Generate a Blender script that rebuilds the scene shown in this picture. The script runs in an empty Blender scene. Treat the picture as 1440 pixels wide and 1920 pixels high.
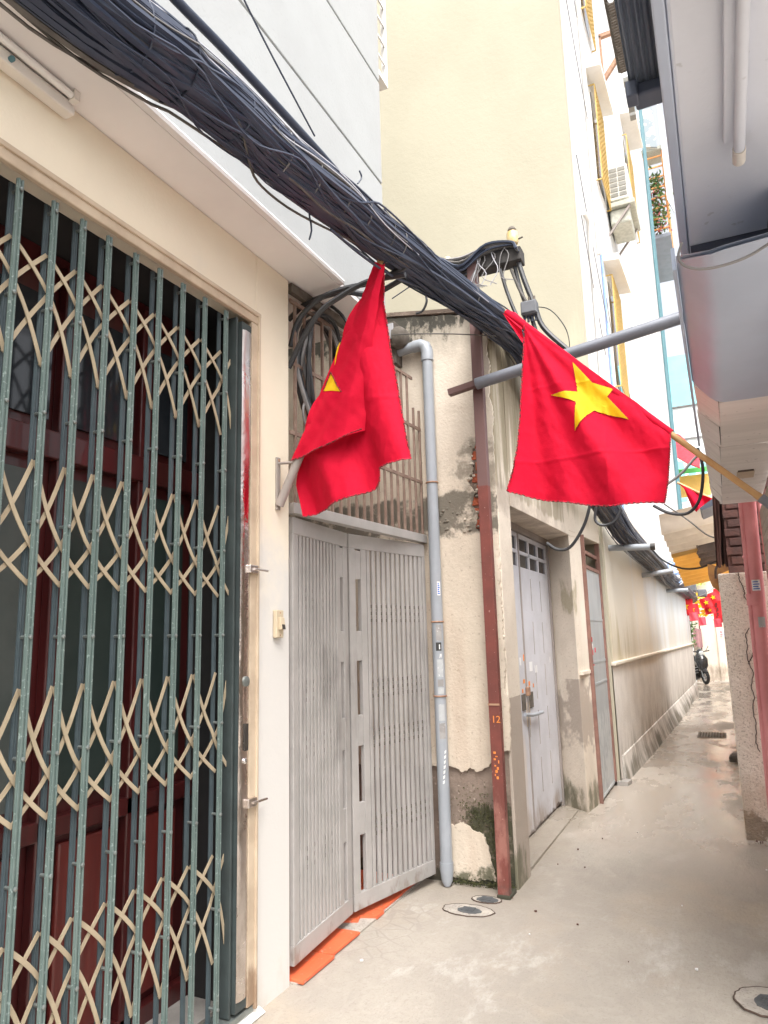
import bpy, bmesh, math, random
from mathutils import Vector, Matrix, noise

random.seed(7)
SC = bpy.context.scene
COL = SC.collection
R = math.radians

# ------------------------------------------------------------------ camera, sky, sun, exposure
cam_d = bpy.data.cameras.new('camera'); cam = bpy.data.objects.new('camera', cam_d); COL.objects.link(cam)
cam_d.sensor_fit = 'VERTICAL'; cam_d.sensor_height = 36.0; cam_d.lens = 24.937
cam_d.clip_start = 0.05; cam_d.clip_end = 600
yaw, pitch, roll = R(-25.145), R(10.129), R(-1.485)
fwd = Vector((math.sin(yaw)*math.cos(pitch), math.cos(yaw)*math.cos(pitch), math.sin(pitch)))
r0 = Vector((math.cos(yaw), -math.sin(yaw), 0)); u0 = r0.cross(fwd)
cr = r0*math.cos(roll)+u0*math.sin(roll); cu = u0*math.cos(roll)-r0*math.sin(roll)
m = Matrix((cr, cu, -fwd)).transposed().to_4x4(); m.translation = (0, 0, 1.5)
cam.matrix_world = m
SC.camera = cam

world = bpy.data.worlds.new('World'); SC.world = world; world.use_nodes = True
wn = world.node_tree; wn.nodes.clear()
wo = wn.nodes.new('ShaderNodeOutputWorld'); wb = wn.nodes.new('ShaderNodeBackground')
sky = wn.nodes.new('ShaderNodeTexSky'); sky.sky_type = 'NISHITA'; sky.sun_disc = False
sky.sun_elevation = R(60); sky.sun_rotation = R(150); sky.air_density = 1.0; sky.dust_density = 8.0; sky.ozone_density = 0.6
hs = wn.nodes.new('ShaderNodeHueSaturation'); hs.inputs['Saturation'].default_value = 0.22
wn.links.new(sky.outputs[0], hs.inputs['Color']); wn.links.new(hs.outputs[0], wb.inputs['Color'])
wb.inputs['Strength'].default_value = 0.125
wn.links.new(wb.outputs[0], wo.inputs[0])

sun_d = bpy.data.lights.new('sun', 'SUN'); sun = bpy.data.objects.new('sun', sun_d); COL.objects.link(sun)
sun_d.energy = 0.3; sun_d.angle = R(28); sun_d.color = (1.0, 0.95, 0.88)
SUN_AZ, SUN_EL = R(150), R(60)
sun.rotation_euler = Vector((math.sin(SUN_AZ)*math.cos(SUN_EL), math.cos(SUN_AZ)*math.cos(SUN_EL), math.sin(SUN_EL))).to_track_quat('Z', 'Y').to_euler()

SC.view_settings.view_transform = 'Standard'; SC.view_settings.look = 'None'
SC.view_settings.exposure = 1.87; SC.view_settings.gamma = 1.0
SC.view_settings.use_curve_mapping = False
SC.render.engine = 'CYCLES'
SC.cycles.max_bounces = 10; SC.cycles.diffuse_bounces = 8; SC.cycles.glossy_bounces = 4
SC.cycles.use_denoising = True

# ------------------------------------------------------------------ materials
def _n(t, typ, **k):
    n = t.nodes.new(typ)
    for a, b in k.items(): setattr(n, a, b)
    return n
def _math(t, op, a, b=None, clamp=False):
    n = _n(t, 'ShaderNodeMath', operation=op, use_clamp=clamp)
    for i, v in enumerate((a, b)):
        if v is None: continue
        if isinstance(v, (int, float)): n.inputs[i].default_value = v
        else: t.links.new(v, n.inputs[i])
    return n.outputs[0]
def _map(t, v, a, b, c=0.0, d=1.0, smooth=True):
    n = _n(t, 'ShaderNodeMapRange', interpolation_type='SMOOTHSTEP' if smooth else 'LINEAR')
    t.links.new(v, n.inputs['Value'])
    if a <= b:
        lo, hi, c2, d2 = a, b, c, d
    else:
        lo, hi, c2, d2 = b, a, d, c
    for k, x in (('From Min', lo), ('From Max', hi), ('To Min', c2), ('To Max', d2)): n.inputs[k].default_value = x
    return n.outputs['Result']
def _mix(t, f, a, b):
    n = _n(t, 'ShaderNodeMix', data_type='RGBA')
    if isinstance(f, float): n.inputs['Factor'].default_value = f
    else: t.links.new(f, n.inputs['Factor'])
    for i, v in ((6, a), (7, b)):
        if isinstance(v, tuple): n.inputs[i].default_value = (*v, 1)
        else: t.links.new(v, n.inputs[i])
    return n.outputs[2]
def _noise(t, pos, scale, sc=(1, 1, 1), detail=5.0, rough=0.6, off=0.0):
    mp = _n(t, 'ShaderNodeMapping'); t.links.new(pos, mp.inputs['Vector'])
    mp.inputs['Scale'].default_value = sc; mp.inputs['Location'].default_value = (off, off*0.7, off*1.3)
    n = _n(t, 'ShaderNodeTexNoise'); t.links.new(mp.outputs[0], n.inputs['Vector'])
    n.inputs['Scale'].default_value = scale; n.inputs['Detail'].default_value = detail; n.inputs['Roughness'].default_value = rough
    return n.outputs['Fac']
def M(name, c1, c2=None, scale=6.0, rough=0.85, rough2=None, metal=0.0, bump=0.0, bscale=90.0, stains=(), local=False,
      stretch=(1, 1, 1), spec=0.5, coat=0.0, lo=0.35, hi=0.65, bdist=0.01, transl=0.0, speck=None):
    """stain = (colour, [(axis, v0, v1)...], noise scale, noise stretch, lo, hi, amount)"""
    ma = bpy.data.materials.new(name); ma.use_nodes = True; t = ma.node_tree
    b = t.nodes['Principled BSDF']; out = t.nodes['Material Output']
    b.inputs['Roughness'].default_value = rough; b.inputs['Metallic'].default_value = metal
    b.inputs['Specular IOR Level'].default_value = spec; b.inputs['Coat Weight'].default_value = coat
    if local:
        pos = _n(t, 'ShaderNodeTexCoord').outputs['Object']
    else:
        pos = _n(t, 'ShaderNodeNewGeometry').outputs['Position']
    if c2 is None: c2 = tuple(min(1, c*0.86) for c in c1)
    nz = _noise(t, pos, scale, stretch)
    f = _map(t, nz, lo, hi)
    col = _mix(t, f, c1, c2)
    if speck:
        sp = _noise(t, pos, speck[1], (1, 1, 1), 2.0, 0.5, 3.3)
        col = _mix(t, _map(t, sp, speck[2], speck[2]+0.06, 0.0, speck[3]), col, speck[0])
    sep = _n(t, 'ShaderNodeSeparateXYZ'); t.links.new(pos, sep.inputs[0])
    for i, (sc_, gr, ns, st, slo, shi, amt) in enumerate(stains):
        v = None
        for ax, v0, v1 in gr:
            g = _map(t, sep.outputs['xyz'.index(ax)], v0, v1)
            v = g if v is None else _math(t, 'MULTIPLY', v, g)
        nn = _noise(t, pos, ns, st, 6.0, 0.65, 1.7*i+0.9)
        nn = _math(t, 'MULTIPLY', _math(t, 'SUBTRACT', nn, 0.5), 2.2)
        v = nn if v is None else _math(t, 'ADD', v, nn)
        mk = _map(t, v, slo, shi, 0.0, amt)
        col = _mix(t, mk, col, sc_)
    t.links.new(col, b.inputs['Base Color'])
    if rough2 is not None:
        t.links.new(_map(t, _noise(t, pos, scale*0.6, stretch, 4.0, 0.6, 5.0), 0.35, 0.65, rough, rough2), b.inputs['Roughness'])
    if bump > 0:
        bp = _n(t, 'ShaderNodeBump'); bp.inputs['Strength'].default_value = bump; bp.inputs['Distance'].default_value = bdist
        h = _math(t, 'ADD', _noise(t, pos, bscale, (1, 1, 1), 4.0, 0.6), _math(t, 'MULTIPLY', _noise(t, pos, bscale*0.12, (1, 1, 1), 4.0, 0.6, 2.0), 1.6))
        t.links.new(h, bp.inputs['Height']); t.links.new(bp.outputs[0], b.inputs['Normal'])
    if transl > 0:
        tr = _n(t, 'ShaderNodeBsdfTranslucent'); t.links.new(col, tr.inputs['Color'])
        mx = _n(t, 'ShaderNodeMixShader'); mx.inputs[0].default_value = transl
        t.links.new(b.outputs[0], mx.inputs[1]); t.links.new(tr.outputs[0], mx.inputs[2]); t.links.new(mx.outputs[0], out.inputs['Surface'])
    return ma

STREAK = (1.0, 1.0, 0.13)
MOULD = (0.045, 0.045, 0.038)
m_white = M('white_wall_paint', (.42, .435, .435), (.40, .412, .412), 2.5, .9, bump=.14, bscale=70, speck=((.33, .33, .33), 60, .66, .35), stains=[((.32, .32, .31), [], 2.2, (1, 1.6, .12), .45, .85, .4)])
m_cream = M('cream_wall_paint', (.80, .72, .575), (.76, .68, .545), 1.5, .85, bump=.12, bscale=60,
            stains=[((.62, .60, .57), [('z', 2.6, 1.4)], 1.5, (1, 1, 1), .2, 1.0, 1.0), ((.52, .47, .40), [('z', .5, 0)], 6, (1, 1, .4), .8, 1.3, .6), ((.4, .38, .35), [], 14, (1, 3, .4), .93, 1.0, .5)])
m_soffit = M('soffit_paint', (.80, .775, .765), (.74, .715, .705), 1.2, .9, bump=.05, bscale=60)
m_yellow = M('yellow_wall_paint', (.43, .405, .315), (.40, .375, .29), 1.0, .9, bump=.22, bscale=26, stretch=(1, 1, .6), speck=((.40, .35, .25), 22, .66, .25),
             stains=[((.62, .55, .40), [('z', 6.5, 3.8)], 2.5, STREAK, .75, 1.25, .55), ((.70, .60, .40), [], 2.0, STREAK, .4, .9, .35)])
m_sidewhite = M('side_wall_paint', (.64, .655, .665), (.58, .592, .60), 2.0, .9, bump=.25, bscale=40, stretch=STREAK,
                stains=[((.66, .60, .49), [('z', 3.8, 2.2), ('y', 15, 8)], 1.2, (1, .8, .3), .25, .75, .8), ((.40, .34, .20), [('z', 3.1, 1.2), ('y', 12, 8)], 2.6, (1, 1.0, .12), .66, 1.05, .75),
                        ((.56, .51, .42), [('z', 3.4, 1.2)], 1.1, (1, .8, .2), .6, 1.3, .7), ((.5, .48, .44), [], 1.7, (1, 1.1, .12), .55, 1.1, .3)])
m_dado = M('cement_dado', (.69, .655, .615), (.60, .565, .53), 3.0, .88, bump=.3, bscale=45,
           stains=[((.10, .095, .07), [('z', .42, .05)], 3.0, (1, 1, .3), .75, 1.25, .85), ((.58, .53, .47), [], 2.4, (1, .9, .3), .35, .9, .5), ((.20, .17, .13), [('z', 1.0, .2)], 4.4, (1, 1.1, .16), .78, 1.3, .6)])
m_plaster = M('old_cream_plaster', (.66, .575, .47), (.58, .505, .41), 3.0, .92, bump=.45, bscale=50, speck=((.35, .27, .2), 55, .64, .5),
              stains=[((.30, .26, .20), [('z', 3.0, 3.9)], 3.5, (1, 1, .25), .55, 1.2, .5),
                      ((.70, .63, .535), [('z', 2.1, 3.2)], 2.0, (1, 1, .4), .3, 1.0, .6),
                      ((.13, .115, .09), [('z', 2.05, 2.25), ('z', 2.52, 2.42)], 8.0, (1, 1, 1), .62, 1.0, .9),
                      ((.20, .17, .13), [('z', 2.2, 2.5), ('z', 3.0, 2.7), ('x', -1.72, -1.45)], 7.0, (1, 1, 1), .70, 1.1, .75),
                      ((.42, .30, .22), [('z', 2.2, 1.6)], 3.0, STREAK, .9, 1.4, .45),
                      ((.10, .10, .06), [('z', .28, .0)], 9.0, (1, 1, 1), .75, 1.05, .9),
                      ((.28, .25, .20), [('z', 3.05, 3.7)], 2.6, (1, 1, .3), .55, 1.2, .6), (MOULD, [('z', 3.30, 3.80)], 16.0, (1, 1, .55), .62, .95, .9), ((.40, .31, .24), [], 1.6, (1, 1, .35), .22, .6, .35)])
m_lane = M('old_lane_plaster', (.70, .62, .52), (.62, .545, .455), 3.0, .92, bump=.35, bscale=50, speck=((.38, .3, .22), 55, .64, .45),
           stains=[((.33, .29, .20), [('z', 2.35, 2.75)], 3.0, (1, 1.6, .12), .62, 1.1, .75),
                   ((.74, .68, .58), [('y', 6.2, 6.9)], 3.0, (1, 1, .2), .6, 1.1, .7),
                   ((.45, .38, .30), [], 3.5, (1, 1.3, .10), .38, .9, .45),
                   ((.22, .18, .11), [('z', 2.38, 2.5), ('y', 6.9, 6.2)], 5.0, (1, 1.4, .14), .72, 1.05, .7), ((.26, .22, .12), [('y', 6.44, 6.52), ('y', 6.70, 6.60), ('z', 1.5, 1.75), ('z', 2.15, 1.95)], 7.0, (1, 1, .5), .78, 1.15, .6), ((.30, .24, .19), [('y', 6.5, 6.3), ('z', 2.2, 2.4), ('z', 2.6, 2.44)], 3, (1, 1, 1), .6, 1.2, .6),
                   ((.37, .31, .26), [('z', 1.14, 1.10)], 2.5, (.2, .2, .2), .72, .78, .85),
                   ((.15, .14, .09), [('z', .60, .05)], 5.0, (1, 1, .5), .72, 1.15, .9)])
m_cement = M('exposed_cement', (.27, .21, .17), (.20, .155, .125), 5.0, .95, bump=.8, bscale=40, speck=((.5, .42, .36), 45, .66, .6),
             stains=[((.055, .055, .03), [('z', .62, .40), ('x', -1.75, -1.5)], 9.0, (1, 1, 1), .55, .9, .95), ((.045, .045, .03), [('z', .2, .02)], 9.0, (1, 1, 1), .6, .9, .9),
                     ((.48, .44, .38), [('z', 2.1, 2.3), ('z', 3.0, 2.9)], 12.0, (1, 1, 1), .95, 1.2, .8)])
m_rough = M('roughcast_wall', (.86, .78, .68), (.79, .71, .61), 4.0, .95, bump=1.0, bscale=55, speck=((.40, .33, .26), 75, .58, .6),
            stains=[((.86, .80, .71), [], 2.5, (1, 1, .5), .35, .9, .6), ((.15, .12, .085), [('z', .45, .12)], 4.0, (1, 1, 1), .92, 1.1, .85), ((.50, .36, .25), [('z', 1.0, .2)], 2.5, (1, 1, 1), .6, 1.2, .5)], bdist=.014)
m_endwall = M('end_wall_plaster', (.72, .64, .55), (.62, .55, .46), 1.5, .92, bump=.3, bscale=20, stains=[((.30, .24, .19), [('z', 1.2, .2)], 2.5, (1, 1, .5), .75, 1.2, .8), ((.70, .64, .56), [], 1.2, (1, 1, .2), .5, 1.0, .6)])
m_brick = M('red_brick', (.50, .13, .06), (.36, .09, .045), 12, .9, bump=.6, bscale=60)
m_oldbrick = M('sooty_brick', (.11, .045, .035), (.06, .03, .026), 8, .95, bump=.6, bscale=40)
m_tile = M('red_floor_tile', (.72, .145, .06), (.64, .115, .045), 3, .5, bump=.06, bscale=50, speck=((.5, .3, .24), 30, .63, .4))
m_green = M('green_gate_paint', (.125, .168, .156), (.10, .14, .13), 10, .42, bump=.08, bscale=40, speck=((.30, .36, .34), 85, .62, .6), stains=[((.06, .07, .065), [], 10, (1, 1, .35), .40, .8, .55), ((.20, .11, .06), [], 16, (1, 1, 1), .62, .75, .7), ((.16, .16, .14), [('z', .8, .1)], 9, (1, 1, .3), .95, 1.3, .7)])
m_greenback = M('dull_gate_paint', (.065, .09, .10), (.05, .07, .08), 10, .5)
m_lattice = M('beige_lattice_paint', (.42, .345, .24), (.35, .285, .195), 9, .45, spec=.5)
m_closing = M('closing_bar_paint', (.045, .06, .06), (.035, .045, .045), 8, .6)
m_rivet = M('rivet_metal', (.24, .27, .26), (.20, .22, .21), 20, .4, metal=.6)
m_frame = M('beige_frame_paint', (.52, .42, .31), (.42, .33, .24), 7, .6, stains=[((.22, .13, .07), [], 14, (1, 1, .3), .85, 1.05, .8), ((.2, .12, .07), [('z', .5, 0)], 10, (1, 1, .3), .8, 1.2, .8)])
m_steel = M('stainless_steel', (.74, .68, .64), (.60, .54, .50), 4, .16, rough2=.35, metal=1.0, bump=.25, bscale=8, bdist=.03, stains=[((.45, .38, .33), [('z', 1.2, .8)], 8, (1, 1, .3), .9, 1.3, .8)])
m_greygate = M('grey_gate_paint', (.40, .38, .365), (.345, .33, .315), 5, .42, bump=.05, bscale=60,
               stains=[((.055, .045, .04), [('y', 3.15, 3.5), ('y', 3.95, 3.65), ('z', .7, .9), ('z', 1.75, 1.3)], 5, (1, 1, .3), .80, 1.35, .45),
                       ((.09, .08, .075), [('z', .75, 1.0), ('z', 1.65, 1.4)], 9, (1, 1, .15), .95, 1.3, .3), ((.16, .10, .06), [('z', .35, .05)], 9, (1, 1, .5), .95, 1.3, .5)])
m_rustbar = M('rusty_bar_paint', (.27, .19, .15), (.20, .13, .10), 14, .7, stains=[((.34, .17, .08), [], 12, (1, 1, .5), .85, 1.1, .7)])
m_pvc = M('grey_plastic_pipe', (.34, .365, .40), (.30, .325, .355), 5, .38, stains=[((.33, .29, .25), [], 6, (1, 1, .3), .80, 1.2, .55)])
m_pvcend = M('plastic_pipe_cut', (.35, .36, .38))
m_strap = M('rusty_strap', (.42, .25, .16), (.30, .17, .11), 20, .8)
m_redpost = M('red_oxide_paint', (.19, .052, .040), (.145, .042, .033), 6, .6, bump=.1, bscale=60, speck=((.50, .32, .27), 60, .67, .6),
              stains=[((.15, .085, .08), [('z', 2.42, 2.46)], 1, (.01, .01, .01), .4, .6, .95), ((.40, .20, .16), [('z', 1.4, .4)], 9, (1, 1, .4), .9, 1.3, .5), ((.09, .07, .06), [('z', .25, 0)], 8, (1, 1, 1), .6, 1.1, .7)])
m_pipebeam = M('galvanised_pipe', (.19, .20, .23), (.16, .17, .195), 5, .42, metal=.2)
m_cable = M('black_cable', (.026, .036, .066), (.042, .052, .082), 6, .42, rough2=.6)  # blue lift in the base colour stands in for lens haze
m_cabledark = M('plain_black_cable', (.022, .023, .026), (.035, .036, .04), 6, .45)
m_cablegrey = M('grey_cable', (.16, .155, .155), (.23, .22, .22), 8, .5)
m_cableold = M('dusty_cable', (.085, .078, .072), (.13, .12, .11), 9, .75)
m_cablewhite = M('pale_cable', (.52, .52, .55), (.46, .46, .5), 8, .5)
m_timber = M('black_crossarm', (.03, .028, .028), (.05, .045, .042), 8, .8)
m_ceramic = M('yellow_insulator', (.62, .44, .16), (.70, .58, .34), 30, .3)
m_grime = M('dark_grime_metal', (.09, .075, .06), (.14, .12, .10), 20, .8)
m_box = M('junction_box_plastic', (.13, .135, .15), (.10, .105, .115), 10, .6)
m_flag = M('red_flag_cloth', (.68, .009, .040), (.62, .008, .035), 5, .75, bump=.25, bscale=260, transl=.20, spec=.12)
m_star = M('yellow_star_cloth', (.88, .58, .012), (.80, .50, .008), 14, .65, bump=.15, bscale=160, transl=.25, spec=.3)
m_hem = M('dark_red_stitching', (.10, .015, .015), (.50, .01, .04), 110, .9, lo=.49, hi=.52)
m_bamboo = M('bamboo', (.55, .33, .14), (.46, .26, .10), 10, .5, stretch=(1, 1, 1))
m_dooriron = M('pale_grey_door_paint', (.58, .58, .62), (.52, .52, .55), 4, .6, bump=.12, bscale=40, speck=((.35, .3, .27), 45, .67, .4),
               stains=[((.30, .23, .18), [('z', .45, .08)], 5, (1, 1, .5), .75, 1.25, .75), ((.10, .07, .06), [('z', .10, .02)], 9, (1, 1, 1), .5, .9, .9), ((.66, .57, .47), [('z', 1.0, .6), ('y', 5.9, 5.5)], 3, (1, 1, .3), .6, 1.2, .6)])
m_doorframe = M('grey_door_frame', (.33, .29, .27), (.28, .25, .23), 5, .7)
m_zinc = M('zinc_sheet', (.46, .49, .51), (.40, .43, .45), 5, .5, metal=.25, bump=.15, bscale=25, stretch=(1, 1, .3),
           stains=[((.60, .62, .63), [('z', .95, .7)], 14, (1, 1.5, .6), .86, 1.05, .75), ((.20, .22, .23), [], 6, (1, 1.5, .12), .55, .95, .6)])
m_rustframe = M('rust_red_frame', (.26, .14, .11), (.20, .105, .085), 9, .8)
m_glass = M('dark_window_glass', (.02, .024, .03), (.03, .034, .04), 3, .08, spec=.6)
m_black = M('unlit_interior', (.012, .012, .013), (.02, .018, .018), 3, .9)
m_redwood = M('varnished_red_wood', (.070, .011, .011), (.045, .008, .008), 4, .32, stretch=(1, 3, .25), coat=.3)
m_redpanel = M('red_wood_panel', (.13, .02, .016), (.09, .014, .012), 4, .35, stretch=(1, 3, .25), coat=.3)
m_doorglass = M('greenish_door_glass', (.022, .034, .031), (.034, .046, .042), 2.0, .3, spec=.35)
m_ridge = M('reeded_glass', (.06, .072, .068), (.08, .09, .085), 6, .35)
m_switch = M('ivory_plastic', (.58, .49, .35), (.54, .45, .32), 6, .4)
m_switchblack = M('black_plastic', (.03, .027, .025), (.04, .035, .03), 6, .4)
m_lampw = M('lamp_body_paint', (.72, .68, .62), (.66, .62, .57), 5, .5)
m_tube = M('glass_tube_off', (.80, .78, .75), (.76, .74, .71), 5, .2)
m_concslab = M('painted_slab', (.60, .625, .70), (.55, .575, .645), 1.5, .85, bump=.12, bscale=50, stains=[((.40, .37, .36), [], 2.2, (1, .5, 1), .38, .7, .35), ((.74, .75, .78), [], 3.0, (1, .4, 1), .42, .7, .4)], speck=((.3, .3, .3), 25, .68, .4))
m_sheet = M('grey_sheet_metal', (.44, .50, .62), (.39, .445, .555), 1.6, .38, metal=.15, rough2=.5)
m_board = M('dusty_board', (.74, .70, .68), (.66, .625, .605), 4, .8, stretch=(.4, 3, 1), bump=.15, bscale=50, speck=((.2, .18, .17), 30, .68, .5))
m_darkmetal = M('dark_blue_metal', (.07, .08, .11), (.09, .10, .13), 4, .5, metal=.3)
m_awning = M('dark_awning_sheet', (.17, .19, .22), (.13, .15, .18), 3, .5, metal=.2, stretch=(1, .3, 1))
m_shutter = M('shutter_slat_paint', (.42, .37, .31), (.37, .32, .27), 5, .6)
m_pink = M('pink_painted_pipe', (.78, .32, .33), (.70, .27, .28), 4, .6, bump=.06, bscale=40, stains=[((.62, .36, .32), [], 5, (1, 1, .4), .6, 1.1, .5)])
m_fibro = M('fibre_cement_sheet', (.78, .70, .60), (.68, .60, .51), 5, .85, stains=[((.22, .18, .15), [], 6, (.4, 1, 1), .75, 1.2, .6)])
m_yelsheet = M('yellow_plastic_sheet', (.86, .62, .24), (.78, .55, .22), 4, .5, transl=.5, spec=.3)
m_tarp = M('brown_rag', (.14, .06, .045), (.08, .035, .028), 9, .9, stretch=(3, 3, .4))
m_rustplate = M('rusty_plate', (.40, .20, .06), (.28, .13, .05), 9, .85, bump=.4, bscale=20)
m_patch = M('dark_patch', (.11, .09, .085), (.16, .13, .12), 9, .9)
m_hood = M('white_hood_paint', (.76, .74, .70), (.70, .68, .64), 4, .8)
m_yelgrille = M('yellow_grille_paint', (.60, .41, .12), (.52, .35, .10), 9, .5)
m_acw = M('ac_casing', (.72, .72, .68), (.66, .66, .62), 6, .5)
m_acvent = M('ac_vent_dark', (.22, .22, .20), (.27, .27, .25), 6, .8)
m_acdirty = M('ac_tray', (.50, .50, .43), (.40, .40, .34), 20, .8)
m_teal = M('teal_painted_pipe', (.07, .17, .20), (.09, .20, .23), 3, .5)
m_bluewall = M('sky_blue_cladding', (.28, .66, .72), (.25, .62, .68), 2, .6)
m_palewall = M('pale_wall', (.72, .76, .77), (.66, .70, .72), 2, .8)
m_orange = M('orange_frame_paint', (.75, .33, .10), (.65, .27, .08), 6, .6)
m_leaf = M('leaf_green', (.07, .14, .035), (.12, .20, .05), 20, .6)
m_flower = M('pink_flower', (.45, .13, .14), (.40, .10, .10), 20, .6)
m_redroof = M('red_roof_edge', (.42, .14, .12), (.36, .11, .10), 9, .7)
m_greenawn = M('green_awning', (.08, .42, .10), (.07, .36, .08), 3, .6)
m_cloth = M('patterned_cloth', (.27, .31, .33), (.62, .58, .50), 2.2, .9, lo=.49, hi=.52)
m_rubber = M('black_rubber', (.02, .02, .02), (.03, .03, .03), 9, .7)
m_bikeblack = M('scooter_black_paint', (.018, .018, .02), (.03, .03, .032), 3, .2, coat=.6)
m_bikeseat = M('scooter_seat', (.03, .028, .028), (.04, .038, .036), 9, .6)
m_chrome = M('chrome', (.75, .75, .76), (.7, .7, .71), 3, .15, metal=1.0)
m_lens = M('headlight_lens', (.75, .78, .80), (.7, .73, .75), 3, .1)
m_mint = M('mint_plastic', (.30, .58, .52), (.28, .54, .48), 4, .4)
m_paper = M('white_paper', (.80, .80, .80), (.76, .76, .76), 9, .8)
m_blueink = M('blue_ink', (.05, .16, .55), (.06, .18, .58), 9, .7)
m_greysticker = M('faded_sticker', (.28, .27, .26), (.36, .35, .34), 16, .7, speck=((.65, .65, .65), 60, .66, .8))
m_greysticker2 = M('pale_sticker', (.42, .44, .45), (.48, .50, .50), 16, .7, speck=((.75, .75, .75), 60, .64, .8))
m_blacktape = M('black_tape', (.025, .025, .025), (.04, .04, .04), 9, .5)
m_whitechalk = M('white_marker', (.82, .82, .80), (.76, .76, .74), 9, .9)
m_orangeink = M('orange_stencil', (.85, .30, .07), (.75, .24, .05), 30, .9)
m_crack = M('crack_line', (.10, .065, .05), (.06, .04, .03), 20, .95)
m_iron = M('cast_iron', (.10, .105, .11), (.065, .07, .075), 14, .7, bump=.5, bscale=60)
m_cemring = M('cement_patch', (.36, .34, .32), (.30, .28, .26), 9, .9, bump=.3, bscale=60)
m_ring = M('trowelled_patch', (.44, .40, .35), (.34, .31, .275), 12, .9, bump=.4, bscale=70, speck=((.2, .18, .16), 90, .58, .6))
m_paint = M('red_bunting_paper', (.78, .02, .03), (.70, .015, .025), 9, .7, transl=.2)
m_pinkpaper = M('pale_red_paper', (.78, .10, .14), (.70, .08, .11), 9, .7, transl=.2)
m_bluecable = M('blue_cable', (.20, .32, .62), (.30, .42, .70), 9, .5)
m_pot = M('dirty_purple_cloth', (.30, .16, .17), (.36, .20, .20), 9, .9)

# ground material
def ground_material():
    ma = bpy.data.materials.new('damp_concrete'); ma.use_nodes = True; t = ma.node_tree; b = t.nodes['Principled BSDF']
    pos = _n(t, 'ShaderNodeNewGeometry').outputs['Position']
    sep = _n(t, 'ShaderNodeSeparateXYZ'); t.links.new(pos, sep.inputs[0])
    big = _noise(t, pos, 1.3, (1, .6, 1), 5, .6)
    col = _mix(t, _map(t, big, .40, .58), (.36, .328, .282), (.30, .272, .235))
    warm = _noise(t, pos, .9, (1, .8, 1), 4, .6, 7.0)
    col = _mix(t, _map(t, warm, .50, .70, 0, .55), col, (.50, .39, .27))
    sw = _n(t, 'ShaderNodeTexWave', wave_type='BANDS', bands_direction='DIAGONAL')
    sw.inputs['Scale'].default_value = 2.2; sw.inputs['Distortion'].default_value = 14; sw.inputs['Detail'].default_value = 4; sw.inputs['Detail Scale'].default_value = 1.6
    t.links.new(pos, sw.inputs['Vector'])
    col = _mix(t, _map(t, sw.outputs['Fac'], .70, 1.0, 0, .10), col, (.50, .46, .41))
    fine = _noise(t, pos, 45, (1, 1, 1), 4, .7, 2.0)
    col = _mix(t, _map(t, fine, .50, .70, 0, .6), col, (.27, .24, .205))
    light = _noise(t, pos, 3.4, (1, .5, 1), 6, .7, 11.0)
    col = _mix(t, _map(t, light, .54, .70, 0, .75), col, (.50, .475, .44))
    st_ = _noise(t, pos, 2.1, (1, .7, 1), 7, .7, 21.0)
    col = _mix(t, _map(t, st_, .53, .66, 0, .55), col, (.34, .29, .235))
    sp_ = _noise(t, pos, 130, (1, 1, 1), 2, .5, 31.0)
    col = _mix(t, _map(t, sp_, .62, .70, 0, .55), col, (.20, .18, .16))
    col = _mix(t, _map(t, sep.outputs['Y'], 4.6, 9.0, 0, .6), col, (.58, .54, .48))  # paler colour down the lane stands in for light missing there
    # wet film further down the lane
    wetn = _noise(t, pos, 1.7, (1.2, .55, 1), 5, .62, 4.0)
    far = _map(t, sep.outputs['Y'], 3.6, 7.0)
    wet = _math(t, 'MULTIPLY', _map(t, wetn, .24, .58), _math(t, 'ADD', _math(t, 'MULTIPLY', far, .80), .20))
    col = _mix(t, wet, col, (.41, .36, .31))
    # grime beside the lane walls
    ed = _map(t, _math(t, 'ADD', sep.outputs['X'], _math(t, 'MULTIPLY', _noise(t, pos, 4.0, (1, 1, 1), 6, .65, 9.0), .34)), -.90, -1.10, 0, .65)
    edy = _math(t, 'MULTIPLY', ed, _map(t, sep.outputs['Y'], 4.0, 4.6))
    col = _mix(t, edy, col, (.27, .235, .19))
    # crack web in front of the gate sill
    vo = _n(t, 'ShaderNodeTexVoronoi', feature='DISTANCE_TO_EDGE'); vo.inputs['Scale'].default_value = 9.0
    mp = _n(t, 'ShaderNodeMapping'); t.links.new(pos, mp.inputs['Vector']); t.links.new(mp.outputs[0], vo.inputs['Vector'])
    cr_ = _map(t, vo.outputs['Distance'], .05, .025)
    bx = _math(t, 'MULTIPLY', _map(t, sep.outputs['X'], -1.52, -1.66), _math(t, 'MULTIPLY', _map(t, sep.outputs['Y'], 3.15, 3.4), _map(t, sep.outputs['Y'], 4.2, 3.95)))
    col = _mix(t, _math(t, 'MULTIPLY', _math(t, 'MULTIPLY', cr_, bx), .5), col, (.27, .24, .21))
    t.links.new(col, b.inputs['Base Color'])
    rg = _math(t, 'SUBTRACT', .82, _math(t, 'MULTIPLY', wet, .74))
    t.links.new(rg, b.inputs['Roughness'])
    bp = _n(t, 'ShaderNodeBump'); bp.inputs['Distance'].default_value = .012
    t.links.new(_math(t, 'SUBTRACT', .55, _math(t, 'MULTIPLY', wet, .45)), bp.inputs['Strength'])
    h = _math(t, 'ADD', _noise(t, pos, 60, (1, .6, 1), 4, .65), _math(t, 'MULTIPLY', _noise(t, pos, 11, (1, .45, 1), 4, .6), 1.2))
    t.links.new(h, bp.inputs['Height']); t.links.new(bp.outputs[0], b.inputs['Normal'])
    return ma
m_ground = ground_material()

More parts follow.
